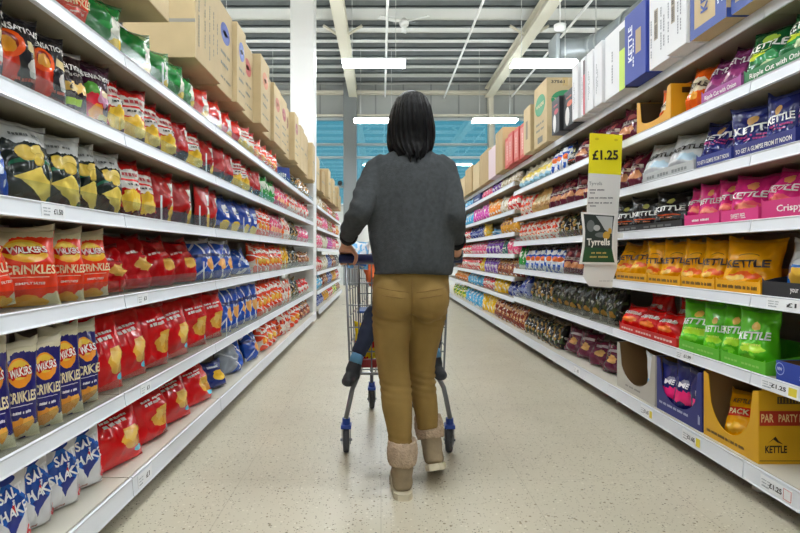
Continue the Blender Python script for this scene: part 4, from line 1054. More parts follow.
# far, seven levels
for i, z in enumerate(ZFAR): TIER[(1, z)] = ('second', 'third', 'fourth', 'fifth', 'sixth', 'seventh')[i] + ' far shelf up'
FARR = {BASE: [(452, 463, 'f green', 4), (464, 480, 'f light blue', 5), (481, 492, 'f yellow', 3), (493, 507, 'f brown', 4)],
        ZFAR[0]: [(453, 464, 'f orange', 5), (465, 479, 'f light blue', 5), (480, 490, 'f red', 3), (491, 503, 'f yellow', 3), (504, 514, 'f navy', 2)],
        ZFAR[1]: [(455, 466, 'f red', 5), (467, 476, 'f red', 4), (477, 481, 'f yellow', 2), (482, 493, 'f purple', 4), (494, 514, 'f brown', 5)],
        ZFAR[2]: [(456, 468, 'f red', 5), (469, 482, 'f pink', 5), (483, 497, 'f purple', 4), (498, 503, 'f teal', 1), (504, 514, 'f pink', 2)],
        ZFAR[3]: [(457, 467, 'f red', 4), (468, 480, 'f navy', 5), (481, 484, 'f yellow', 1), (497, 514, 'f gold', 5)],
        ZFAR[4]: [(458, 470, 'f light blue', 5), (471, 485, 'f magenta', 6), (486, 496, 'f orange', 4), (497, 503, 'f cream', 2), (504, 514, 'f red', 3)],
        ZFAR[5]: [(459, 471, 'f light blue', 5), (480, 488, 'f pink', 3), (489, 497, 'f purple', 3), (498, 514, 'f cream', 5)]}
for z, segs in FARR.items():
    for a, b_, key, n in segs: row(1, z, key, a, b_, n=n, yaw=20, tilt=6, zone='far ', hs=rnd.uniform(.9, 1.0))
# a big pale-blue bag hung over a shelf edge
kind('big blue', 'big pale blue bag bulging over the shelf edge', 'snack_bag', 'snack bag', .34, .3, .14, 'slump', '56a0cf', (('patch', 3, 1.3, .52, 'b7d9ea'), ('patch', 4, 6, .6, '2c6ca8')), near=False, wr=1.8)
row(1, ZFAR[3], 'big blue', 484, 497, yaw=30, tilt=4, inset=.02, zoff=.001)
TIERNAMES = None

# ------------------------------------------------------------------ cartons on top of the shelving
card_m = mat('brown corrugated card', 'b39a6e', .75, noise_amt=.05, nscale=8)
CARD = {'brown': card_m, 'tan': mat('tan corrugated card', 'c6b189', .75, noise_amt=.05, nscale=8), 'white': mat('white printed card', 'e3e4e6', .6), 'blue': mat('blue printed card', '2c419c', .55),
        'red': mat('pink red printed card', 'c8564e', .6), 'black': mat('black printed card', '222226', .5), 'navy': mat('navy printed card', '23306e', .55), 'pinkwhite': mat('rose white card', 'dcc6cc', .6)}


def carton(side, ya, yb, h, mtl, label, depth=.38, xf=None, z0=TOP + .021, aisle=(), near=(), group=None, tape=True):
    xf = xf if xf is not None else (XL - .01 + rnd.choice((-.03, 0, 0, .03)) if side < 0 else XR - .035 + rnd.choice((-.012, 0, .012)))
    ya += .004; yb -= .004
    e = empty('cardboard_carton', (side * (xf + depth / 2), (ya + yb) / 2, z0), label, 'carton', group)
    x0, x1 = sorted((side * xf, side * (xf + depth)))
    body = obj('box_body', B(x0, x1, ya, yb, z0 + .001, z0 + h, .004), CARD[mtl], e)
    bm = bmesh.new()                       # the two lid flaps meeting in the middle
    xm = (x0 + x1) / 2
    box(bm, x0 + .002, xm - .001, ya + .002, yb - .002, z0 + h, z0 + h + .004)
    obj('lid_flap', bm, CARD[mtl], e); obj('lid_flap', B(xm + .001, x1 - .002, ya + .002, yb - .002, z0 + h, z0 + h + .004), CARD[mtl], e)
    if tape:
        bm = B(xm - .025, xm + .025, ya - .0008, ya + .0002, z0 + h - .07, z0 + h); box(bm, xm - .025, xm + .025, ya, yb, z0 + h + .0042, z0 + h + .005)
        obj('packing_tape', bm, mat('packing tape', 'c6aa72', .25), e)
    fa = (Vector((side * xf, ya if side < 0 else yb, z0)), Vector((0, 1 if side < 0 else -1, 0)), Vector((0, 0, 1)))
    fn = (Vector((x0, ya, z0)), Vector((1, 0, 0)), Vector((0, 0, 1)))
    for fr, its, W in ((fa, aisle, yb - ya), (fn, near, depth)):
        ink = []
        for it in its:
            k = it[0]
            if k == 'ell': ink.append((it[-1], lambda bm, i, it=it, fr=fr, W=W: flat_poly(bm, ell_pts(it[1] * W, it[2] * h, it[3] * W, it[4] * h), fr, i)))
            elif k == 'rect': ink.append((it[-1], lambda bm, i, it=it, fr=fr, W=W: flat_poly(bm, rect_pts(it[1] * W, it[2] * W, it[3] * h, it[4] * h), fr, i)))
            elif k == 'text': ink.append((it[-1], lambda bm, i, it=it, fr=fr, W=W: flat_text(bm, it[1], fr, it[2] * W, it[3] * h, it[4] * W, it[5] * h, mi=i, off=.0022, bold=.03)))
            elif k == 'vtext':
                f2 = (fr[0], fr[2], -fr[1]); ink.append((it[-1], lambda bm, i, it=it, f2=f2, W=W: flat_text(bm, it[1], f2, it[3] * h, -it[2] * W, it[4] * h, it[5] * W, mi=i, off=.0022, bold=.03)))
            elif k == 'dash': ink.append((it[-1], lambda bm, i, it=it, fr=fr, W=W: dash_line(bm, it[1], fr, it[2] * W, it[3] * h, it[4] * W, it[5] * h, i, .0018)))
            elif k == 'vdash':
                f2 = (fr[0], fr[2], -fr[1]); ink.append((it[-1], lambda bm, i, it=it, f2=f2, W=W: dash_line(bm, it[1], f2, it[3] * h, -it[2] * W, it[4] * h, it[5] * W, i, .0018)))
        if ink: marks(e, ink, 'printed_marks')
    return e


GB = 'brown cartons along the top of the shelving'
px = [195, 222, 237, 246, 257, 266, 274, 281, 287, 292, 296]
EM = [None, '4a5fae', '4a5fae', 'c0504a', 'd07a48', '74509c', 'c06a50', 'b4484c', '8a5a48', 'a0484a']
EN = [None, 'one blue roundel', 'a second blue roundel', 'a red roundel', 'an orange roundel', 'a purple roundel', 'a dull orange mark', 'a dark red mark', 'a brown mark', 'a crimson mark']
txtc = '5e6a62'
carton(-1, 1.6, 2.49, .5, 'tan', 'large brown carton closest to the camera above the green bags', group=GB, near=[('rect', .1, .9, .3, .33, 'a58a5a')], aisle=[('vdash', 'crisps 24', .3, .4, .5, .05, txtc)])
carton(-1, yl(195, .97), yl(221, .97), .62, 'tan', 'wide brown carton with small print columns above the green bags', group=GB,
       aisle=[('vdash', 'ingredients potato oil', .12, .4, .55, .035, txtc), ('vdash', 'store cool dry place', .34, .42, .5, .03, txtc), ('vdash', 'handle with care please', .52, .36, .5, .03, txtc), ('vdash', 'do not stack', .68, .4, .42, .03, txtc), ('vdash', 'keep dry', .84, .4, .3, .03, txtc)], near=[('rect', 0, 1, .3, .33, '9a9890')])
for i in range(1, 10):
    hh = (.55, .54, .53, .54, .54, .53, .52, .53, .52)[i - 1]
    carton(-1, yl(px[i], .97), yl(px[i + 1], .97), hh, 'tan', 'brown carton with %s in the row opposite the sign' % EN[i], group=GB,
           aisle=[('ell', .5, .7, .3, .12, EM[i]), ('ell', .5, .7, .16, .03, 'c9ab78'), ('dash', 'crisps box', .5, .45, .6, .04, txtc), ('dash', 'multi', .45, .32, .5, .04, txtc), ('dash', 'pack of twelve', .5, .16, .7, .03, txtc)], tape=i < 4)
y = yl(296, .97) + .05; k = 0
while y < 8.1:
    carton(-1, y, min(y + .3, 8.15), .5 + .03 * (k % 2), 'tan', 'small-looking brown carton just before the white column, %s' % nth[k], group=GB, aisle=[('dash', 'crisps box', .5, .5, .6, .05, txtc)], tape=False); y += .31; k += 1
y = 8.7; k = 0
while y < 13.3:
    carton(-1, y, y + .42, (.5, .34, .42)[k % 3], 'brown' if k % 3 else 'tan', 'brown carton beyond the white column, %s past it' % nth[k], group='brown cartons past the white column', aisle=[('dash', 'crisps box', .5, .5, .6, .08, txtc)], tape=False); y += .44; k += 1
# blue display card tilting out of the sixth shelf
p = at(288, 166, 5.55)
e = empty('display_box', Vector((-1.1, 6.12, ZL[4] + .028)), 'tilted royal blue display box on the sixth shelf up', 'display box')
bm = B(-.012, .012, -.12, .12, 0, .19, .003); obj('front_card', bm, mat('royal blue card', '1e3f9e', .5), e, local=True)
bm = B(-.09, -.013, -.12, .12, 0, .09, .003); obj('open_tray', bm, CARD['navy'], e, local=True)
bm = bmesh.new(); flat_text(bm, 'crisps', (Vector((0, -.1605, 0)), Vector((-1, 0, 0)), Vector((0, 0, 1))), .0, .05, .02, .01)
bm.clear(); dash_line(bm, 'snips', (Vector((.0125, -.12, 0)), Vector((0, 1, 0)), Vector((0, 0, 1))), .13, .1, .13, .05, 0); obj('lettering', bm, mat('ink f0f0f4', 'f0f0f4', .4), e, local=True)
e.rotation_euler = (0, R(-4), R(-48))

# sign side tops
GK = 'printed cartons along the top of the sign side shelving'
KD = '2f4a98'


def blue_wrap(ya, yb, label):
    carton(1, ya, yb, .42, 'tan', label, group=GK, aisle=[('rect', 0, .13, 0, 1, KD), ('rect', .72, 1, 0, 1, KD), ('rect', .13, .72, 0, .1, KD), ('vtext', 'KETTLE', .42, .5, .55, .2, KD), ('vdash', 'made with real things', .8, .5, .6, .05, 'd9dff0'), ('vdash', 'sea salt crisps', .9, .5, .6, .05, 'd9dff0')], near=[('rect', 0, 1, 0, .1, KD)])


blue_wrap(yr(735), yr(697), 'brown and blue wrapped carton beside the two white cartons')
blue_wrap(yr(772), yr(736), 'brown and blue wrapped carton, second from the white cartons')
blue_wrap(yr(815), yr(773), 'brown and blue wrapped carton closest to the camera, sign side top')
W2 = '8a8d92'
for a, b_, nm in ((675, 696, 'white carton with a grey panel beside the brown and blue one'), (653, 674, 'white carton with a grey panel beside the plain blue carton')):
    carton(1, yr(b_), yr(a), .42, 'white', nm, group=GK, aisle=[('rect', .26, .46, .35, .75, 'a99e8c'), ('vdash', 'barcode 123456', .36, .55, .36, .13, '5d554a'), ('vdash', 'storage note here', .62, .45, .55, .06, W2), ('vdash', 'hand cooked', .76, .4, .4, .06, W2), ('vdash', 'sea salt crisps', .12, .4, .5, .06, W2)])
carton(1, yr(652), yr(630), .42, 'blue', 'plain blue carton with white flourish between white cartons', group=GK, aisle=[('rect', .55, .8, .35, .68, 'a98f68'), ('vtext', 'KETTLE', .3, .55, .5, .2, 'dfe4f4'), ('vdash', 'sea salt', .45, .4, .4, .06, 'dfe4f4')])
carton(1, yr(629), yr(608), .42, 'white', 'white carton with a lime green corner stripe', group=GK, aisle=[('rect', .74, 1, 0, .6, 'b6d432'), ('rect', .74, 1, .6, .9, '5a5f52'), ('vdash', 'storage note', .4, .45, .5, .06, W2)], near=[('rect', 0, .3, 0, .1, '3a3a3a'), ('dash', 'crisps', .5, .5, .4, .06, W2)])
for a, b_, nm, st in ((599, 607, 'white carton next to the lime striped one', None), (591, 598, 'narrow white carton behind the lime striped one', None), (585, 590, 'white carton with a red corner stripe', 'c8434e'), (578, 584, 'last white carton before the black ones', None)):
    carton(1, yr(b_), yr(a), .42, 'white', nm, group=GK, aisle=([('rect', .6, 1, 0, .7, st), ('rect', .6, 1, .7, .95, '4a3034')] if st else []) + [('vdash', 'storage note', .35, .45, .5, .08, W2), ('vdash', 'sea salt', .5, .45, .3, .07, W2)])
for a, b_, nm in ((566, 577, 'black carton with an orange swirl next to the white cartons'), (557, 565, 'black carton with a red swirl beside the tall brown one')):
    sw = 'c8562c' if a == 566 else 'b4243a'
    carton(1, yr(b_), yr(a), .29, 'black', nm, group=GK, aisle=[('ell', .4, .3, .2, .26, 'd5d3cf'), ('ell', .62, .62, .26, .08, sw), ('dash', 'crisps', .55, .8, .5, .05, sw)])
GW = '1f8a55'
carton(1, yr(549), yr(536), .58, 'tan', 'tall brown carton with green roundels behind the black cartons', group=GK, depth=.34, xf=XR - .02,
       aisle=[('ell', .5, .66, .4, .17, GW), ('text', 'WALKERS', .5, .66, .6, .06, 'd9c594'), ('dash', 'crisps in box', .5, .36, .6, .04, txtc), ('dash', 'multi pack', .5, .26, .6, .04, txtc), ('rect', .3, .7, .05, .15, '6a6a60')],
       near=[('ell', .52, .66, .4, .15, GW), ('rect', .06, .98, .685, .69, 'd2b98a'), ('text', 'WALKERS', .52, .645, .62, .075, 'e4d2a2'), ('text', '37561', .3, .94, .36, .05, '3a3a34'), ('dash', 'crisps', .5, .3, .5, .05, txtc)])
carton(1, yr(535), yr(528), .46, 'tan', 'brown carton beside the tall one with green roundels', group=GK, aisle=[('rect', .35, .65, .3, .7, '7d6a50')])
for a, b_, nm in ((522, 527, 'pink red carton beside a brown one, first of four'), (517, 521, 'pink red carton, second of four'), (512, 516, 'pink red carton, third of four'), (507, 511, 'pink red carton, last of four')):
    carton(1, yr(b_ + .8), yr(a - .1), .36, 'red', nm, group=GK, aisle=[('rect', .1, .9, .1, .9, 'd0756a'), ('vdash', 'snacks', .5, .5, .5, .2, 'e4b4a8')], tape=False)
carton(1, yr(506.5), yr(499), .52, 'brown', 'tall brown carton behind the pink red cartons', group=GK)
yy = yr(498.5)
for k, (hh, ln, mt, nm) in enumerate(((.4, .5, 'pinkwhite', 'rose and white carton behind the tall brown one'), (.46, .7, 'brown', 'brown carton past the rose white one'), (.4, .6, 'tan', 'brown carton, second past the rose white one'), (.44, .7, 'brown', 'brown carton, third past the rose white one'),
                                      (.36, .6, 'tan', 'brown carton, fourth past the rose white one'), (.4, .7, 'brown', 'brown carton, fifth past the rose white one'), (.36, .6, 'tan', 'farthest-off brown carton on the sign side'.replace('farthest-off', 'smallest-looking')))):
    carton(1, yy, yy + ln, hh, mt, nm, group=GK, tape=False); yy += ln + .05
# blue display box far along the seventh shelf
carton(1, yr(479), yr(472), .12, 'navy', 'small navy display box on the seventh far shelf up', z0=ZFAR[5] + .021, depth=.3, xf=XR + .02, aisle=[('text', 'crisps', .5, .4, .6, .2, 'e4e6f0')] and [('dash', 'crisps', .5, .4, .6, .2, 'e4e6f0')], tape=False)

# ------------------------------------------------------------------ hanging price sign
SY = 3.52
def sp(px_, py_): q = at(px_, py_, SY); return q
e = empty('price_sign', sp(604, 288), 'tall price sign reading £1.25 with a yellow top, fixed to shelving', 'price sign')
sf = (sp(588, 288), Vector((1, 0, 0)), Vector((0, 0, 1))); kx = SY / F


def S(x, y): return ((x - 588) * kx, (288 - y) * kx)


yel = mat('yellow sign card', 'e6d911', .45); wht = mat('white sign card', 'dcd9d4', .5)
tp = [S(590, 133), S(622.5, 135), S(621, 175), S(588.5, 173)]
o1 = obj('yellow_card', prism(tp[::-1], sf, .004), yel, e)
marks(o1, [('1d1d14', lambda bm, i: flat_text(bm, '£1.25', sf, S(605.2, 155)[0], S(605.2, 155)[1], 26 * kx, 10 * kx, bold=.035, mi=i)), ('c9b90c', lambda bm, i: (flat_poly(bm, ell_pts(*S(597, 139), 2 * kx, 1.2 * kx, 10), sf, i), flat_poly(bm, ell_pts(*S(616, 140), 2 * kx, 1.2 * kx, 10), sf, i)))])
lp = [S(588.5, 173.1), S(621, 175.1), S(618, 215), S(617, 268), S(613, 280), S(612, 288), S(589, 286), S(583, 276), S(585, 260)]
o2 = obj('white_card', prism(lp[::-1], sf, .004), wht, e)
marks(o2, [('5f5f60', lambda bm, i: (flat_text(bm, 'Tyrrells', sf, *S(595.5, 184), 13 * kx, 4.6 * kx, bold=0, mi=i), dash_line(bm, 'crisps sharing', sf, *S(597, 190), 15 * kx, 1.6 * kx, i), dash_line(bm, '150g', sf, *S(592.5, 193), 5 * kx, 1.4 * kx, i),
                                        dash_line(bm, 'price per hundred grams', sf, *S(601, 198), 24 * kx, 1.5 * kx, i), dash_line(bm, 'offer ends as shown on', sf, *S(600, 203), 24 * kx, 1.5 * kx, i), dash_line(bm, 'terms', sf, *S(593, 206), 6 * kx, 1.4 * kx, i))),
           ('a9a6a2', lambda bm, i: (dash_line(bm, 'small print along base', sf, *S(606, 281), 14 * kx, 1 * kx, i),))])
pk = [S(580.5, 212), S(616, 214.5), S(613.5, 232), S(613, 250), S(616.5, 265), S(579, 264), S(582, 246), S(582.5, 230)]
fo = (sf[0] + Vector((0, -.012, 0)), sf[1], sf[2])
o3 = obj('packet_cutout', prism(pk[::-1], fo, .008), mat('packet white edge', 'e4e2de', .5), e)
ins = [S(582.8, 214), S(613.5, 216), S(611.3, 233), S(611, 249), S(613.8, 262.5), S(581.5, 262), S(584, 246), S(584.5, 231)]
marks(o3, [('26312c', lambda bm, i: flat_poly(bm, ins[::-1], fo, i, .0008)), ('1c4a2a', lambda bm, i: flat_poly(bm, [S(583.8, 247), S(611, 249), S(613.6, 262.3), S(581.7, 261.8)][::-1], fo, i, .0014)),
           ('b9bcba', lambda bm, i: (flat_poly(bm, [S(595, 216), S(612, 217), S(610.8, 234), S(604, 230), S(600, 223)][::-1], fo, i, .0014), flat_poly(bm, ell_pts(*S(596, 228), 3.4 * kx, 3 * kx, 12), fo, i, .0018))),
           ('6d7371', lambda bm, i: (flat_poly(bm, ell_pts(*S(590, 226), 4 * kx, 6 * kx, 14), fo, i, .0014), flat_poly(bm, ell_pts(*S(600, 235), 6 * kx, 2.6 * kx, 14), fo, i, .0016))),
           ('c79a34', lambda bm, i: (flat_poly(bm, ell_pts(*S(605.5, 235.5), 3.6 * kx, 4 * kx, 14), fo, i, .002), flat_poly(bm, ell_pts(*S(609, 231), 1.8 * kx, 3 * kx, 12), fo, i, .002))),
           ('f2efe6', lambda bm, i: flat_text(bm, 'Tyrrells', fo, *S(597.5, 243), 23 * kx, 9 * kx, bold=.03, mi=i, off=.0026)),
           ('c8b060', lambda bm, i: (dash_line(bm, 'sea salt and', fo, *S(598, 253), 15 * kx, 1.8 * kx, i, .0022), dash_line(bm, 'cider vinegar', fo, *S(598, 257), 18 * kx, 1.8 * kx, i, .0022)))])
obj('shelf_bracket', B(1.45, 1.535, SY + .0045, SY + .012, 1.10, 1.13), wht, e)

# ------------------------------------------------------------------ shelf-edge price tickets
tick_m = mat('ticket paper', 'eef0f3', .5)


def ticket(side, pxc, z, text, label, w=.09, spot=None, xf=None):
    xf = xf or ((XL if side < 0 else XR) - (.03 if z == BASE else 0))
    yc = (F * xf / (CX - pxc)) if side < 0 else (F * xf / (pxc - CX))
    zz = .112 if z == BASE else z
    fr = (Vector((side * (xf - .0065), yc - w / 2 if side < 0 else yc + w / 2, zz - .02)), Vector((0, 1 if side < 0 else -1, 0)), Vector((0, 0, 1)))
    # follow the slope of the rail
    up = Vector((side * .003, 0, .04)).normalized() if z != BASE else Vector((side * .003, 0, .064)).normalized()
    hgt = .04 if z != BASE else .05
    if z == BASE: fr = (fr[0] + Vector((0, 0, -.004)), fr[1], fr[2])
    fr = (fr[0] + Vector((-side * .0035, 0, 0)), fr[1], up)
    bm = prism(rect_pts(0, w, 0, hgt), fr, .0012)
    o = obj('price_ticket', bm, tick_m)
    tag(o, label, 'price ticket', 'paper price tickets on shelf edges')
    bm = bmesh.new(); cols = ['2a2c33', '9aa0a8', 'e2cf3a', 'c8474a']
    flat_text(bm, text, fr, w * .68 if spot is None else w * .5, hgt * .5, w * (.4 if len(text) > 3 else .26), hgt * .42, bold=.03, mi=0)
    dash_line(bm, 'crisps 150g', fr, w * .2, hgt * .68, w * .3, hgt * .1, 1); dash_line(bm, 'price per', fr, w * .2, hgt * .45, w * .28, hgt * .1, 1); dash_line(bm, '012345', fr, w * .18, hgt * .2, w * .24, hgt * .14, 1)
    if spot == 'y': flat_poly(bm, rect_pts(w * .76, w * .97, hgt * .08, hgt * .85), fr, 2)
    if spot == 'r': [flat_poly(bm, rect_pts(*q), fr, 3) for q in ((w * .74, w * .98, hgt * .1, hgt * .14), (w * .74, w * .98, hgt * .86, hgt * .9), (w * .74, w * .755, hgt * .1, hgt * .9), (w * .965, w * .98, hgt * .1, hgt * .9))]
    q = obj('lettering', bm, None, o, local=True, mats=[mat('ink ' + c, c, .5) for c in cols])
    return o


ticket(-1, 51, ZL[2], '£1.50', 'white £1.50 ticket under the dark green silver-topped bags', w=.12)
ticket(-1, 141, ZL[1], '£1', 'white £1 ticket under the crumpled dark red bags', w=.1)
ticket(-1, 144, ZL[0], '£1', 'white £1 ticket under the large red bags, second shelf up', w=.1)
ticket(-1, 143, BASE, '£1', 'white £1 ticket on the bottom edge under the red bags', w=.13)
ticket(1, 686, ZR[0], '£1.99', 'white £1.99 ticket below the lime crisp bags', w=.16)
ticket(1, 787, ZR[1], '£1', 'white £1 ticket under the black tray', w=.2)
ticket(1, 781, ZR[0], '£1.25', 'white £1.25 ticket with yellow end below the blue carton', w=.2, spot='y')
ticket(1, 778, BASE, '£1.25', 'white £1.25 ticket with a red square, bottom edge near camera', w=.17, spot='r')
ticket(1, 693, BASE, '£1.65', 'white ticket with yellow end below the navy cut-open carton', w=.16, spot='y')
ticket(1, 648, BASE, '£1.65', 'white ticket with yellow end below the grey cut-open carton', w=.14, spot='y')
ticket(1, 578, BASE, '£1', 'plain white ticket below the crumpled maroon bags', w=.13)

# ------------------------------------------------------------------ labels for every bag
order = {}
for r in sorted(registry, key=lambda r: r[4]):
    order.setdefault((r[1], r[2], r[3], r[5]), []).append(r)
big = ['%dth' % k for k in range(200)]
for (desc, side, tierp, zone), rs in order.items():
    for k, r in enumerate(rs):
        o = r[0]
        if len(rs) == 1: lab = '%s, %s%s %s' % (desc, {'far ': 'past column, ', 'gap ': 'before column, '}[zone] if zone and side < 0 and 'far' not in tierp else '', tierp, SIDE[side])
        else:
            oo = nth[k] if k < 12 else '%d%s' % (k + 1, {1: 'st', 2: 'nd', 3: 'rd'}.get((k + 1) % 10 if (k + 1) % 100 not in (11, 12, 13) else 0, 'th'))
            lab = '%s, %s from camera, %s%s %s' % (desc, oo, {'far ': 'past column, ', 'gap ': 'before column, '}[zone] if zone and side < 0 and 'far' not in tierp else '', tierp, SIDE[side])
        ws = lab.replace(',', ' ').split()
        if len(ws) > 16: lab = lab.replace('from camera', 'along').replace('past column, ', 'past column ').replace('before column, ', 'before column ')
        if len(lab.replace(',', ' ').split()) > 16: lab = lab.replace(' crisp bag', ' bag')
        if len(lab.replace(',', ' ').split()) > 16: lab = lab.replace(' up ', ' ')
        o['label'] = lab

# ------------------------------------------------------------------ the shopping trolley
chrome = mat('zinc plated wire', '85888c', .32, metal=.85)
navy_pl = mat('navy handle plastic', '1d2a56', .35)
blue_pl = mat('blue castor plastic', '23449a', .4)
tyre = mat('grey rubber tyre', '3c3d40', .7)
HY, HZ = 2.66, .978
tro = empty('shopping_trolley', (.08, 3.2, 0), 'wire shopping trolley pushed by the woman', 'shopping trolley')
RY, FY_ = 2.79, 3.62
xl, xr = -.175, .335
# basket panels as wire grids: pattern inside one mesh each
def wires(lines, r=.0036):
    bm = bmesh.new()
    for a, b_ in lines: tube(bm, [a, b_], r, seg=5)
    return bm


zt0, zb0, zt1, zb1 = .955, .40, .93, .53
def rear(u, v): return Vector((xl + .0 + (xr - xl) * u + (.02 if u == 0 else -.02 if u == 1 else 0) * (1 - v), RY + .02 * (1 - v), zb0 + (zt0 - zb0) * v))
def front(u, v): return Vector((xl + .09 + (xr - xl - .18) * u, FY_ - .06 * (1 - v), zb1 + (zt1 - zb1) * v))
def side(u, w, v): return rear(u, v).lerp(front(u, v), w)


ln = [(rear(i / 8, 0), rear(i / 8, 1)) for i in range(9)] + [(rear(0, v), rear(1, v)) for v in (.0, .2, .42, .62, .82)]
obj('rear_wire_panel', wires(ln), chrome, tro)
for u in (0, 1):
    ln = [(side(u, i / 9, 0), side(u, i / 9, 1)) for i in range(1, 10)] + [(side(u, 0, v), side(u, 1, v)) for v in (0, .25, .5, .75)]
    obj('side_wire_panel', wires(ln), chrome, tro)
obj('front_wire_panel', wires([(front(i / 6, 0), front(i / 6, 1)) for i in range(7)] + [(front(0, v), front(1, v)) for v in (0, .33, .66)]), chrome, tro)
obj('wire_floor', wires([(side(0, i / 14, 0), side(1, i / 14, 0)) for i in range(15)] + [(rear(i / 7, 0), front(i / 7, 0)) for i in range(8)]), chrome, tro)
obj('rear_frame', T([rear(0, 1), rear(0, 0), rear(1, 0), rear(1, 1)], .007, seg=8), chrome, tro, smooth=True)
obj('basket_rim', T([rear(0, 1), front(0, 1) + Vector((0, -.04, 0)), front(0, 1) + Vector((.04, 0, 0)), front(1, 1) + Vector((-.04, 0, 0)), front(1, 1) + Vector((0, -.04, 0)), rear(1, 1), rear(0, 1)], .007, seg=8), chrome, tro, smooth=True)
hd = obj('handle_bar', T([(-.2, HY, HZ), (.385, HY, HZ)], [(.018, .022)] * 2, seg=14), navy_pl, tro, smooth=True)
for x in (-.195, .38):
    s = -1 if x < 0 else 1
    obj('handle_arm', T([(x, HY, HZ), (x - s * .004, HY + .04, HZ - .015), (x - s * .01, RY - .01, HZ - .03), (x - s * .02, RY + .06, .94)], .011, seg=8), chrome, tro, smooth=True)
cw = obj('handle_cap', B(-.05, .21, HY + .005, HY + .02, HZ + .0, HZ + .028, .004), mat('handle label white blue', '8fa6cc', .4), tro)
# folding child seat: back flap and seat plate
seat_m = mat('blue seat flap plastic', '2b4f94', .45)
obj('seat_flap', B(-.12, .28, RY + .04, RY + .26, .70, .712, .004), seat_m, tro)
obj('seat_back', wires([(Vector((-.12 + .04 * i, RY + .27, .70)), Vector((-.12 + .04 * i, RY + .33, .95))) for i in range(11)] + [(Vector((-.12, RY + .27 + .02 * k, .7 + .083 * k)), Vector((.28, RY + .27 + .02 * k, .7 + .083 * k))) for k in range(4)]), chrome, tro)
# curved legs down to the castors
legs = [((356, 388), (350, 400), (346, 418), 2.81, -1), ((440, 385), (446, 398), (450, 418), 2.81, 1)]
for (p0, p1, p2, Y, s) in legs:
    a, b_, c = at(*p0, Y), at(*p1, Y), at(*p2, Y); a.z = .41
    obj('rear_leg', T([Vector((a.x - s * .015, Y + .5, .36)), Vector((a.x - s * .012, Y + .14, .385)), Vector((a.x - s * .006, Y + .03, .375)), a.lerp(b_, .6), b_, c.lerp(b_, .35), c], .0125, seg=10), chrome, tro, smooth=True)
for s, x in ((-1, -.06), (1, .22)):
    obj('front_leg', T([(x - s * .01, 3.2, .36), (x, 3.5, .34), (x, 3.6, .28), (x, 3.62, .17)], .0115, seg=10), chrome, tro, smooth=True)
obj('under_frame', wires([(Vector((-.17, 2.95, .37)), Vector((.33, 2.95, .37))), (Vector((-.08, 3.45, .345)), Vector((.24, 3.45, .345)))], .009), chrome, tro)


def castor(x, y, yawd):
    bm = bmesh.new(); tube(bm, [(x, y, .128), (x, y, .172)], .02, seg=12); box(bm, x - .026, x + .026, y - .03, y + .03, .122, .142, .004)
    o = obj('castor', bm, blue_pl, tro)
    mtx = Matrix.Translation((x, y, 0)) @ Matrix.Rotation(R(yawd), 4, 'Z')
    bm = bmesh.new()
    for s in (-1, 1): box(bm, s * .019, s * .023, -.024, .024, .045, .13, .001)
    tube(bm, [(-.03, 0, .062), (.03, 0, .062)], .007, seg=8); bmesh.ops.transform(bm, matrix=mtx, verts=bm.verts)
    f = obj('castor_fork', bm, chrome, None)
    bm = bmesh.new()
    tube(bm, [(-.0155, 0, .062), (-.0145, 0, .062), (-.009, 0, .062), (.009, 0, .062), (.0145, 0, .062), (.0155, 0, .062)], [.045, .056, .0615, .0615, .056, .045], seg=28); bmesh.ops.transform(bm, matrix=mtx, verts=bm.verts)
    w_ = obj('wheel', bm, tyre, None)
    bm = bmesh.new(); tube(bm, [(-.0165, 0, .062), (.0165, 0, .062)], .036, seg=20); bmesh.ops.transform(bm, matrix=mtx, verts=bm.verts)
    h_ = obj('wheel_hub', bm, mat('grey hub', '8b8d90', .5), None)
    for q in (f, w_, h_): q.parent = o; q.matrix_parent_inverse = Matrix.Translation(-tro.location)


castor(at(346, 430, 2.81).x, 2.83, 4); castor(at(450, 430, 2.81).x, 2.83, -14); castor(-.06, 3.63, 6); castor(.22, 3.63, 8)
# shopping in the trolley
fb = bag_shape(.17, .22, .09, 'slump', 5)
o = obj('snack_bag', bag_mesh(fb, 12, 14), print_mat('film yellow shopping', 'd2b81e', (('blob', .5, .5, .3, .2, '8aa02a'), ('patch', 4, 2, .6, 'b3261f'))), smooth=True); o.location = (-.06, 2.93, .452); o.scale = (.9, .9, .9); o.rotation_euler = (R(-20), 0, R(10))
tag(o, 'yellow and green snack bag lying in the trolley basket', 'snack bag')
bm = B(-.14, -.02, 2.835, 2.87, .424, .462, .004); o = obj('food_carton', bm, mat('red food card', '9c1f22', .4)); tag(o, 'flat red food carton at the bottom of the trolley', 'food carton')
ob = bmesh.new(); ellipsoid(ob, (.262, 2.88, .462), (.036, .036, .034), 18); o = obj('orange', ob, mat('orange peel', 'd9701c', .45, bump=.2, bscale=300), smooth=True)
tag(o, 'single orange fruit in the trolley basket corner', 'orange fruit'); bm = bmesh.new(); ellipsoid(bm, (.262, 2.88, .496), (.005, .005, .003), 8); obj('stem', bm, mat('stem green', '4a5a2a', .6), o)
fb = bag_shape(.13, .16, .06, 'slump', 9)
o = obj('snack_bag', bag_mesh(fb, 12, 14), print_mat('film silver shopping', 'b9b6b0', (('patch', 4, 5, .55, '9c4a3a'), ('patch', 5, 2, .6, 'd7d9d8'))), smooth=True); o.location = (.17, 2.96, .437); o.rotation_euler = (R(-18), 0, R(-12))
tag(o, 'small silver and red snack packet beside the orange', 'snack packet')
fb = bag_shape(.105, .14, .06, 'pillow', 3)
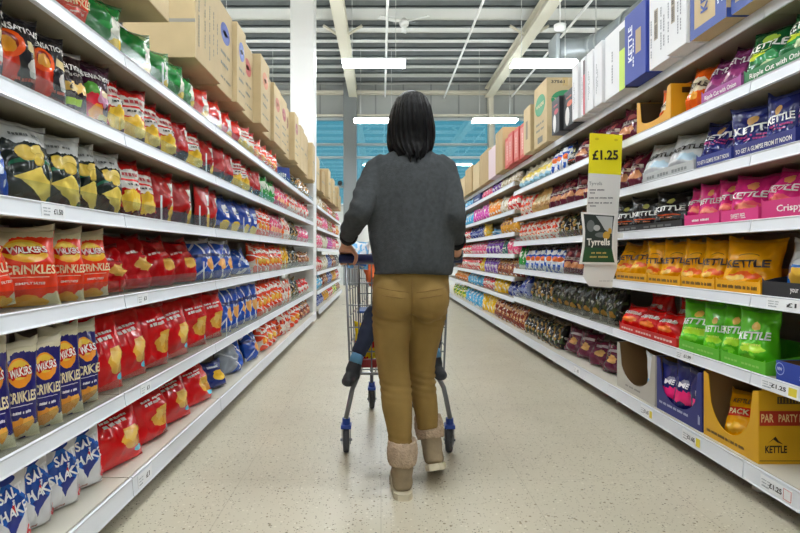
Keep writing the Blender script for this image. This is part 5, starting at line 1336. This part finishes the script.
o = obj('wipes_packet', bag_mesh(fb, 12, 14), print_mat('film white blue shopping', 'dfe6ec', (('patch', 4, 3, .52, '6fa8d2'), ('rect', .1, .9, .1, .3, '3564b0')))); o.location = (-.118, 2.83, .925); o.rotation_euler = (R(-12), R(6), R(8))
o.data.polygons.foreach_set('use_smooth', [True] * len(o.data.polygons))
tag(o, 'white and blue plastic packet just beyond the trolley handle', 'packet')

# ------------------------------------------------------------------ the woman
skin = mat('skin', 'c68f72', .5, noise_amt=.04, nscale=30)
knit = mat('charcoal knit wool', '45484a', .92, noise_amt=.16, nscale=60, bump=.35, bscale=260, spec=.2)
cuff_m = mat('black ribbed cuff', '1e1f21', .9, bump=.3, bscale=300, spec=.2)
corduroy = mat('mustard cotton twill', '8a6f3c', .8, noise_amt=.06, nscale=14, bump=.12, bscale=220, spec=.25)
hair_m = mat('black hair', '080707', .36, spec=.16, noise_amt=.4, nscale=30, stretch=(6, 6, .35), bump=.35, bscale=46)
suede = mat('beige suede', '94836a', .85, noise_amt=.1, nscale=25, bump=.15, bscale=90, spec=.2)
fur_m = mat('cream fleece lining', 'b9a28a', .95, noise_amt=.16, nscale=45, bump=.9, bscale=120, spec=.1)
sole_m = mat('pale rubber sole', 'c9bea4', .7)
WX = .128                      # body axis
wo = empty('person', (.13, 2.36, 0), 'woman seen from behind in charcoal jumper and mustard trousers pushing a trolley', 'person')

# key joints
sh_l, el_l, wr_l = Vector((-.022, 2.37, 1.35)), Vector((-.088, 2.27, 1.175)), Vector((-.158, 2.545, 1.055))
sh_r, el_r, wr_r = Vector((.276, 2.37, 1.352)), Vector((.31, 2.285, 1.155)), Vector((.344, 2.555, .998))
hip_l, kn_l, an_l = Vector((.045, 2.37, .88)), Vector((.068, 2.37, .47)), Vector((.082, 2.335, .12))
hip_r, kn_r, an_r = Vector((.205, 2.37, .88)), Vector((.182, 2.48, .475)), Vector((.205, 2.45, .2))
head_c = Vector((.128, 2.385, 1.575))
gy = HY


def hand(bm, wr, xc, s):
    """Palm over the handle with four curled fingers and a thumb passing beneath it; s = +1 when the thumb is on the +X side."""
    top = HZ + .034
    tube(bm, [wr, wr.lerp(Vector((xc, gy - .075, top + .012)), .55), Vector((xc, gy - .05, top + .012)), Vector((xc, gy - .012, top + .004))], [(.024, .02), (.027, .017), (.036, .015), (.038, .013)], seg=12, up=(1, 0, 0))
    for k, (dxk, L) in enumerate(((-.031, .9), (-.0105, 1.05), (.0105, 1.0), (.031, .82))):
        x = xc - s * dxk
        tube(bm, [(x, gy - .022, top + .006), (x, gy + .014, top - .0), (x, gy + .03 * L, HZ + .012), (x, gy + .028 * L, HZ - .016), (x, gy + .01, HZ - .03)], [.0105, .0095, .009, .0085, .007], seg=9, up=(1, 0, 0))
    tube(bm, [(xc + s * .026, gy - .052, top + .006), (xc + s * .044, gy - .03, top - .018), (xc + s * .042, gy - .026, HZ - .008), (xc + s * .03, gy - .012, HZ - .03)], [.0125, .011, .0098, .008], seg=9)


bm = bmesh.new()
ellipsoid(bm, head_c + Vector((0, 0, .014)), (.07, .088, .088), 20)                     # skull
ellipsoid(bm, head_c + Vector((0, .022, -.045)), (.056, .066, .072), 18)               # jaw
tube(bm, [head_c + Vector((0, .082, .012)), head_c + Vector((0, .1, -.01)), head_c + Vector((0, .108, -.026))], [.008, .011, .014], seg=8)   # nose
for s in (-1, 1):
    ellipsoid(bm, head_c + Vector((s * .073, .002, -.002)), (.009, .019, .031), 12)    # ear
    ellipsoid(bm, head_c + Vector((s * .029, .08, .016)), (.0135, .0115, .0115), 10)   # eyelid
tube(bm, [head_c + Vector((-.024, .078, -.058)), head_c + Vector((0, .088, -.056)), head_c + Vector((.024, .078, -.058))], [.005, .009, .005], seg=8)
tube(bm, [Vector((WX, 2.37, 1.36)), Vector((WX, 2.368, 1.44)), head_c + Vector((0, -.008, -.05))], [.062, .052, .05], seg=14)
tube(bm, [Vector((WX, 2.37, .86)), Vector((WX, 2.37, .95)), Vector((WX, 2.37, 1.08)), Vector((WX, 2.37, 1.24)), Vector((WX, 2.37, 1.36)), Vector((WX, 2.37, 1.4))],
     [(.14, .09), (.14, .1), (.115, .085), (.135, .095), (.15, .08), (.09, .06)], seg=20, up=(1, 0, 0))
for a, b_, c in ((sh_l, el_l, wr_l), (sh_r, el_r, wr_r)):
    tube(bm, [a, a.lerp(b_, .5), b_], [.043, .038, .033], seg=12); tube(bm, [b_, b_.lerp(c, .35), c], [.033, .033, .023], seg=12)
    ellipsoid(bm, b_, (.033, .033, .033), 10); ellipsoid(bm, a, (.045, .045, .045), 10)
for a, b_, c in ((hip_l, kn_l, an_l), (hip_r, kn_r, an_r)):
    tube(bm, [a, a.lerp(b_, .5), b_], [.07, .06, .045], seg=14); tube(bm, [b_, b_.lerp(c, .3), c], [.045, .043, .03], seg=12); ellipsoid(bm, b_, (.045, .045, .045), 10)
hand(bm, wr_l, -.16, 1); hand(bm, wr_r, .352, -1)
bm = bake(bm, .0055, 3, .5)
obj('body', bm, skin, wo, smooth=True)
# face details
bm = bmesh.new()
for s in (-1, 1): ellipsoid(bm, head_c + Vector((s * .029, .0875, .016)), (.008, .0055, .006), 10)
obj('eyes', bm, mat('eye white', 'e4dfd8', .2), wo, smooth=True)
bm = bmesh.new(); tube(bm, [head_c + Vector((-.021, .0835, -.058)), head_c + Vector((0, .0965, -.056)), head_c + Vector((.021, .0835, -.058))], [.003, .006, .003], seg=8)
obj('lips', bm, mat('lips', 'a8574f', .45), wo, smooth=True)
bm = bmesh.new()
for s in (-1, 1): tube(bm, [head_c + Vector((s * .014, .09, .036)), head_c + Vector((s * .03, .088, .041)), head_c + Vector((s * .046, .077, .036))], .003, seg=6)
obj('eyebrows', bm, hair_m, wo)


def hair():
    """Cap and long fall of hair, open over the face, with strand ridges."""
    bm = bmesh.new(); nz, na = 40, 76
    prof = [(1.6895, .004, .004), (1.686, .03, .034), (1.676, .048, .058), (1.655, .066, .082), (1.62, .081, .099), (1.58, .091, .108), (1.54, .098, .109), (1.50, .1, .105), (1.46, .096, .106), (1.435, .088, .113), (1.415, .068, .118), (1.40, .04, .12)]
    def P(v):
        x = v * (len(prof) - 1); i = min(int(x), len(prof) - 2); f = x - i
        return [prof[i][k] * (1 - f) + prof[i + 1][k] * f for k in range(3)]
    outer, inner = [], []
    for j in range(nz + 1):
        v = j / nz; z, rx, ry = P(v)
        half = PI if v < .2 else PI * (1 - .36 * min(1, (v - .2) / .16))
        ro, ri = [], []
        for i in range(na + 1):
            th = -half + 2 * half * i / na                    # 0 points to the back (-Y)
            st = 1 + (.018 * math.sin(th * 31 + 3 * math.sin(v * 5)) + .014 * math.sin(th * 17 + v * 3.0) + .02 * noise.noise(Vector((th * 6, v * 1.4, 3)))) * min(1, v * 4) * (1 + v * .8)
            sway = .012 * v * v * math.sin(th * 2 + 1)
            zz = z - (.008 * v ** 5) * (math.cos(th * 1.2) ** 2) - .018 * v ** 6 * math.sin(th * 13) - .012 * v ** 6 * math.sin(th * 29)
            mid_y = 2.378 - .006 * v
            ro.append(bm.verts.new((head_c.x + .002 + sway + rx * st * math.sin(th), mid_y - ry * st * math.cos(th), zz)))
            ri.append(bm.verts.new((head_c.x + .002 + sway + rx * .86 * math.sin(th), mid_y - ry * .86 * math.cos(th), zz - .004)))
        outer.append(ro); inner.append(ri)
    for j in range(nz):
        for i in range(na):
            bm.faces.new((outer[j][i], outer[j + 1][i], outer[j + 1][i + 1], outer[j][i + 1])); bm.faces.new((inner[j][i + 1], inner[j + 1][i + 1], inner[j + 1][i], inner[j][i]))
        for i in (0, na): bm.faces.new((outer[j][i], inner[j][i], inner[j + 1][i], outer[j + 1][i]) if i == 0 else (outer[j + 1][i], inner[j + 1][i], inner[j][i], outer[j][i]))
    for i in range(na): bm.faces.new((outer[nz][i], inner[nz][i], inner[nz][i + 1], outer[nz][i + 1])); bm.faces.new((outer[0][i + 1], inner[0][i + 1], inner[0][i], outer[0][i]))
    bmesh.ops.remove_doubles(bm, verts=bm.verts, dist=.0002)
    bmesh.ops.recalc_face_normals(bm, faces=bm.faces)
    return bm


obj('hair', hair(), hair_m, wo, smooth=True)

# jumper: boxy torso with dropped shoulders and loose sleeves
bm = bmesh.new()
tube(bm, [(WX + .003, 2.36, .918), (WX + .003, 2.36, .945), (WX + .004, 2.36, 1.0), (WX + .005, 2.36, 1.1), (WX + .005, 2.362, 1.2), (WX + .004, 2.365, 1.3), (WX + .002, 2.368, 1.36), (WX, 2.37, 1.395), (WX, 2.37, 1.425), (WX, 2.37, 1.452)],
     [(.168, .128), (.172, .134), (.176, .136), (.181, .132), (.184, .128), (.182, .12), (.168, .108), (.138, .092), (.1, .078), (.066, .064)], seg=44, up=(1, 0, 0))
for a, b_, c, s in ((sh_l, el_l, wr_l, -1), (sh_r, el_r, wr_r, 1)):
    c2 = b_.lerp(c, .78 if s < 0 else .6)
    tube(bm, [Vector((WX + s * .1, 2.368, 1.385)), a + Vector((0, 0, .0)), a.lerp(b_, .5) + Vector((s * .003, 0, 0)), b_], [.052, .057, .052, .047], seg=18)
    ellipsoid(bm, b_, (.047, .047, .047), 14)
    tube(bm, [b_, b_.lerp(c2, .3), b_.lerp(c2, .65), c2], [.047, .048, .044, .037], seg=18)
bm = bake(bm, .0085, 12, .5)
bm.normal_update()
for v in bm.verts:
    x, y, z = v.co
    slant = x + .22 * (z - 1.2) * (1 if x > WX else -1)
    fold = .012 * noise.noise(Vector((slant * 13, y * 4, z * 1.6))) + .005 * noise.noise(Vector((x * 22, y * 12, z * 6 + 4)))
    arm = max(0.0, abs(x - WX - .004) - .19) / .05
    low = max(0, 1 - (z - .9) / .4)
    v.co += v.normal * ((1 - abs(v.normal.z)) * fold * (.7 + low * 1.1) + min(1, arm) * .0025 * math.sin(z * 120 + x * 40))
    if z < 1.0: v.co.z += (.006 * math.cos((x - WX + .02) * 12) - .004) * min(1, (1.0 - z) / .07)
jm = obj('jumper', bm, knit, wo, smooth=True)
for b_, c, k in ((el_l, wr_l, 0), (el_r, wr_r, .19)):
    bm = bmesh.new(); tube(bm, [b_.lerp(c, .74 - k), b_.lerp(c, .8 - k), b_.lerp(c, .87 - k), b_.lerp(c, .9 - k)], [.04, .041, .037, .033], seg=24)
    ruffle(bm, .003, (60, 60, 60)); obj('cuff', bm, cuff_m, wo, smooth=True)
bm = bmesh.new(); tube(bm, [(WX, 2.37, 1.44), (WX, 2.37, 1.46), (WX, 2.37, 1.468)], [(.066, .062), (.064, .06), (.06, .056)], seg=24); obj('neckband', bm, cuff_m, wo, smooth=True)
# side vent seams on the jumper
# trousers
bm = bmesh.new()
tube(bm, [(WX + .0, 2.365, .80), (WX, 2.365, .85), (WX, 2.365, .92), (WX, 2.365, .985)], [(.158, .105), (.163, .112), (.158, .108), (.145, .1)], seg=36, up=(1, 0, 0))
for sx_ in (-1, 1): ellipsoid(bm, (WX - .004 + sx_ * .074, 2.318, .815), (.086, .095, .1), 20)
Lp = [(.052, 2.365, .84, .088), (.048, 2.362, .76, .086), (.043, 2.36, .68, .08), (.046, 2.362, .6, .074), (.054, 2.366, .52, .068), (.062, 2.366, .45, .066), (.066, 2.352, .37, .064), (.075, 2.345, .3, .058), (.08, 2.337, .23, .05), (.082, 2.335, .16, .046)]
tube(bm, [Vector(p[:3]) for p in Lp], [p[3] for p in Lp], seg=22, up=(1, 0, 0))
Rp = [(.204, 2.368, .84, .086), (.2, 2.39, .76, .082), (.192, 2.42, .68, .075), (.184, 2.45, .6, .068), (.18, 2.475, .52, .062), (.182, 2.48, .45, .06), (.19, 2.462, .37, .058), (.2, 2.445, .3, .051), (.204, 2.435, .24, .047)]
tube(bm, [Vector(p[:3]) for p in Rp], [p[3] for p in Rp], seg=22, up=(1, 0, 0))
bm = bake(bm, .008, 10, .5)
bm.normal_update()
for v in bm.verts:
    x, y, z = v.co
    kn = math.exp(-((z - .44) / .05) ** 2) * (1.0 if x > .125 else .45) + .8 * math.exp(-((z - .73) / .035) ** 2) + .9 * math.exp(-((z - .2) / .05) ** 2)
    v.co += v.normal * (.0035 * noise.noise(Vector((x * 14, y * 10, z * 9))) + .0065 * kn * math.sin(z * 210 + 40 * (x - WX) + 2 * noise.noise(Vector((x * 9, y * 9, z * 9)))) * .6)
tr = obj('trousers', bm, corduroy, wo, smooth=True)
# back seam and yoke, thin raised stitching lines that hug the seat
seam = mat('trouser seam', '7c5d2c', .85)


def on_cloth(o, x, z, y0=2.0):
    ok, loc, nrm, _ = o.ray_cast(Vector((x, y0, z)) - wo.location, Vector((0, 1, 0)))
    return (loc + wo.location - Vector((0, .001, 0))) if ok else None


bpy.context.view_layer.update()
def stitch(pts):
    q = [on_cloth(tr, *p) for p in pts]; q = [p for p in q if p is not None]
    bm = bmesh.new(); tube(bm, q, .0018, seg=5); o = obj('seam', bm, seam, None); o.parent = tr; o.matrix_parent_inverse = Matrix.Translation(-wo.location)


stitch([(WX - .003, .9 - .012 * k) for k in range(18)])
stitch([(WX - .14 + .014 * k, .865 - .0022 * k) for k in range(10)]); stitch([(WX + .14 - .014 * k, .865 - .0022 * k) for k in range(10)])
for cx in (-.075, .072):
    stitch([(WX + cx - .045 + .01 * k, .835 - .0015 * k * (1 if cx < 0 else -1) - (0 if cx < 0 else .012)) for k in range(10)])


def boot(mtx, nm_off):
    """Ankle boot drawn with its heel at the origin, toe towards +Y."""
    bm = bmesh.new()
    tube(bm, [(0, .045, .03), (0, .046, .09), (0, .044, .16), (0, .04, .215)], [(.042, .05), (.044, .052), (.049, .056), (.052, .058)], seg=24, up=(1, 0, 0))
    tube(bm, [(0, .012, .055), (0, .06, .058), (0, .12, .05), (0, .18, .042), (0, .225, .036), (0, .245, .032)], [(.034, .042), (.04, .046), (.041, .042), (.043, .034), (.036, .026), (.016, .014)], seg=22, up=(1, 0, 0))
    bm = bake(bm, .006, 8, .5); ruffle(bm, .004, (18, 18, 26), 3)
    bmesh.ops.transform(bm, matrix=mtx, verts=bm.verts)
    o = obj('boot', bm, suede, wo, smooth=True)
    bm = bmesh.new()
    out = [(.0, -.034), (.022, -.03), (.038, -.008), (.042, .04), (.04, .1), (.046, .17), (.042, .215), (.024, .25), (0, .258)]
    ring = [(x, y) for x, y in out] + [(-x, y) for x, y in out[-2:0:-1]]
    lo = [bm.verts.new((x, y + .004, .0)) for x, y in ring]; md = [bm.verts.new((x * 1.03, y + .004, .012)) for x, y in ring]; hi = [bm.verts.new((x * .98, y + .004, .026)) for x, y in ring]
    n = len(ring)
    for A, Bq in ((lo, md), (md, hi)):
        for i in range(n): bm.faces.new((A[i], A[(i + 1) % n], Bq[(i + 1) % n], Bq[i]))
    bm.faces.new(lo[::-1]); bm.faces.new(hi)
    bmesh.ops.transform(bm, matrix=mtx, verts=bm.verts); bmesh.ops.recalc_face_normals(bm, faces=bm.faces)
    so = obj('sole', bm, sole_m, None)
    bm = bmesh.new(); nz, na = 16, 60
    rr_ = []
    for j in range(nz + 1):
        v = j / nz; z = .13 + .1 * v
        r = .0555 + .008 * math.sin(PI * v) ** .6
        rr_.append([bm.verts.new(((r + .0045 * noise.noise(Vector((math.cos(t) * 6, math.sin(t) * 6, v * 7))) + .003 * noise.noise(Vector((math.cos(t) * 17, math.sin(t) * 17, v * 18)))) * math.cos(t), .041 + (r * 1.08 + .004 * noise.noise(Vector((math.cos(t) * 9, math.sin(t) * 9, v * 9 + 5)))) * math.sin(t), z + .006 * noise.noise(Vector((math.cos(t) * 5, math.sin(t) * 5, 2))))) for t in [2 * PI * i / na for i in range(na)]])
    for j in range(nz):
        for i in range(na): bm.faces.new((rr_[j][i], rr_[j][(i + 1) % na], rr_[j + 1][(i + 1) % na], rr_[j + 1][i]))
    inner = [bm.verts.new((v.co.x * .8, .041 + (v.co.y - .041) * .8, v.co.z - .012)) for v in rr_[-1]]
    for i in range(na): bm.faces.new((rr_[-1][i], rr_[-1][(i + 1) % na], inner[(i + 1) % na], inner[i]))
    bm.faces.new(rr_[0][::-1]); bm.faces.new(inner)
    bmesh.ops.transform(bm, matrix=mtx, verts=bm.verts)
    fu = obj('fur_cuff', bm, fur_m, None, smooth=True)
    for q in (so, fu): q.parent = o; q.matrix_parent_inverse = Matrix.Translation(-wo.location)


boot(Matrix.Translation((.09, 2.29, .0)) @ Matrix.Rotation(R(2), 4, 'Z'), 0)
boot(Matrix.Translation((.23, 2.375, .083)) @ Matrix.Rotation(R(-4), 4, 'Z') @ Matrix.Rotation(R(-9), 4, 'Y') @ Matrix.Rotation(R(-19), 4, 'X'), 1)
# watch on the right wrist
bm = bmesh.new(); d = (wr_r - el_r).normalized(); tube(bm, [wr_r - d * .012, wr_r + d * .01], .0275, seg=20); wt = obj('wristwatch', bm, mat('black watch strap', '17171a', .4), wo, smooth=True)
bm = bmesh.new(); box(bm, wr_r.x + .018, wr_r.x + .03, wr_r.y - .016, wr_r.y + .012, wr_r.z - .01, wr_r.z + .022, .004); q = obj('watch_case', bm, mat('watch steel', '9a9da0', .25, metal=.9), None); q.parent = wt; q.matrix_parent_inverse = Matrix.Translation(-wo.location)

# ------------------------------------------------------------------ the child in the trolley seat
ch = empty('person', (.08, 2.93, .712), 'small child in the trolley seat wearing an orange top, dark legs dangling', 'person')
cs = Vector((.075, 2.93, .712))
bm = bmesh.new()
hc = cs + Vector((0, -.01, .46))
ellipsoid(bm, hc, (.07, .078, .085), 18); ellipsoid(bm, hc + Vector((0, -.03, -.035)), (.05, .05, .05), 14); ellipsoid(bm, hc + Vector((0, -.082, -.012)), (.01, .012, .011), 8)
for s in (-1, 1): ellipsoid(bm, hc + Vector((s * .07, 0, -.01)), (.009, .016, .024), 10)
tube(bm, [cs + Vector((0, 0, .05)), cs + Vector((0, 0, .16)), cs + Vector((0, 0, .28)), cs + Vector((0, 0, .34)), hc], [(.095, .07), (.09, .068), (.095, .065), (.045, .042), (.04, .04)], seg=18, up=(1, 0, 0))
def child_limb(bm, pts, rad): tube(bm, [Vector(p) for p in pts], rad, seg=12)
for s in (-1, 1):
    child_limb(bm, [cs + Vector((s * .095, 0, .29)), cs + Vector((s * .125, -.02, .2)), cs + Vector((s * .1, -.1, .14))], [.032, .028, .022])
    hp = cs + Vector((s * .1, -.13, .125))
    ellipsoid(bm, hp, (.022, .026, .014), 10)
    for k in range(4): child_limb(bm, [hp + Vector((s * (-.014 + .0095 * k), -.018, 0)), hp + Vector((s * (-.015 + .01 * k), -.034, -.004)), hp + Vector((s * (-.015 + .01 * k), -.042, -.013))], [.0062, .0058, .005])
    child_limb(bm, [hp + Vector((-s * .02, -.004, 0)), hp + Vector((-s * .03, -.02, -.005)), hp + Vector((-s * .028, -.032, -.01))], [.0065, .006, .005])
kn = {-1: at(372, 322, 2.77), 1: at(431, 322, 2.77)}
ak = {-1: at(357, 357, 2.735), 1: at(434, 352, 2.735)}
ft = {-1: at(353, 372, 2.725), 1: at(435, 366, 2.73)}
for s in (-1, 1): child_limb(bm, [cs + Vector((s * .05, -.03, .03)), kn[s] + Vector((0, .02, .02)), kn[s], ak[s]], [.045, .038, .034, .026])
bm = bake(bm, .006, 4, .5)
obj('body', bm, skin, ch, smooth=True)
bm = bmesh.new()
tube(bm, [cs + Vector((0, 0, .01)), cs + Vector((0, 0, .16)), cs + Vector((0, 0, .27)), cs + Vector((0, 0, .325))], [(.12, .09), (.115, .088), (.115, .08), (.06, .055)], seg=24, up=(1, 0, 0))
for s in (-1, 1): child_limb(bm, [cs + Vector((s * .08, 0, .295)), cs + Vector((s * .128, -.02, .2)), cs + Vector((s * .108, -.085, .145))], [.045, .042, .033])
bm = bake(bm, .007, 6, .5); ruffle(bm, .006, (20, 20, 14)); obj('orange_top', bm, mat('orange jersey', 'd8642a', .8, bump=.1, bscale=200), ch, smooth=True)
bm = bmesh.new()
ellipsoid(bm, cs + Vector((0, -.005, .045)), (.105, .085, .055), 18)
for s in (-1, 1): child_limb(bm, [cs + Vector((s * .05, -.03, .038)), kn[s] + Vector((0, .03, .022)), kn[s] + Vector((0, -.004, .0)), kn[s].lerp(ak[s], .5), kn[s].lerp(ak[s], .92)], [.058, .05, .047, .042, .036])
bm = bake(bm, .007, 5, .5); ruffle(bm, .005, (30, 30, 30)); obj('navy_trousers', bm, mat('navy denim', '232b40', .85, bump=.1, bscale=250), ch, smooth=True)
for s in (-1, 1):
    d = (ft[s] - ak[s]).normalized()
    bm = bmesh.new(); tube(bm, [kn[s].lerp(ak[s], .88), ak[s], ak[s].lerp(ft[s], .5)], [.03, .031, .032], seg=16); obj('sock', bm, mat('pale blue sock', '5d8fb4', .9), ch, smooth=True)
    bm = bmesh.new(); f0 = ft[s]
    tube(bm, [ak[s].lerp(f0, .35), f0 + Vector((0, .0, .01)), f0 + Vector((0, -.004, -.03))], [.034, .037, .033], seg=16)
    tube(bm, [f0 + Vector((0, .012, -.012)), f0 + Vector((s * .012, -.04, -.022)), f0 + Vector((s * .02, -.085, -.03)), f0 + Vector((s * .022, -.105, -.032))], [(.034, .036), (.035, .03), (.032, .024), (.016, .014)], seg=16, up=(1, 0, 0))
    bm = bake(bm, .005, 5, .5); sb = obj('shoe', bm, mat('charcoal shoe', '2b2e34', .6), ch, smooth=True)
bm = bmesh.new(); ellipsoid(bm, hc + Vector((0, .012, .016)), (.077, .078, .082), 20); ruffle(bm, .006, (30, 30, 12))
for v in bm.verts:
    if v.co.y < hc.y - .045 and v.co.z < hc.z + .045: v.co.y = hc.y - .045
obj('hair', bm, mat('child brown hair', '2e1f16', .5, bump=.3, bscale=80), ch, smooth=True)
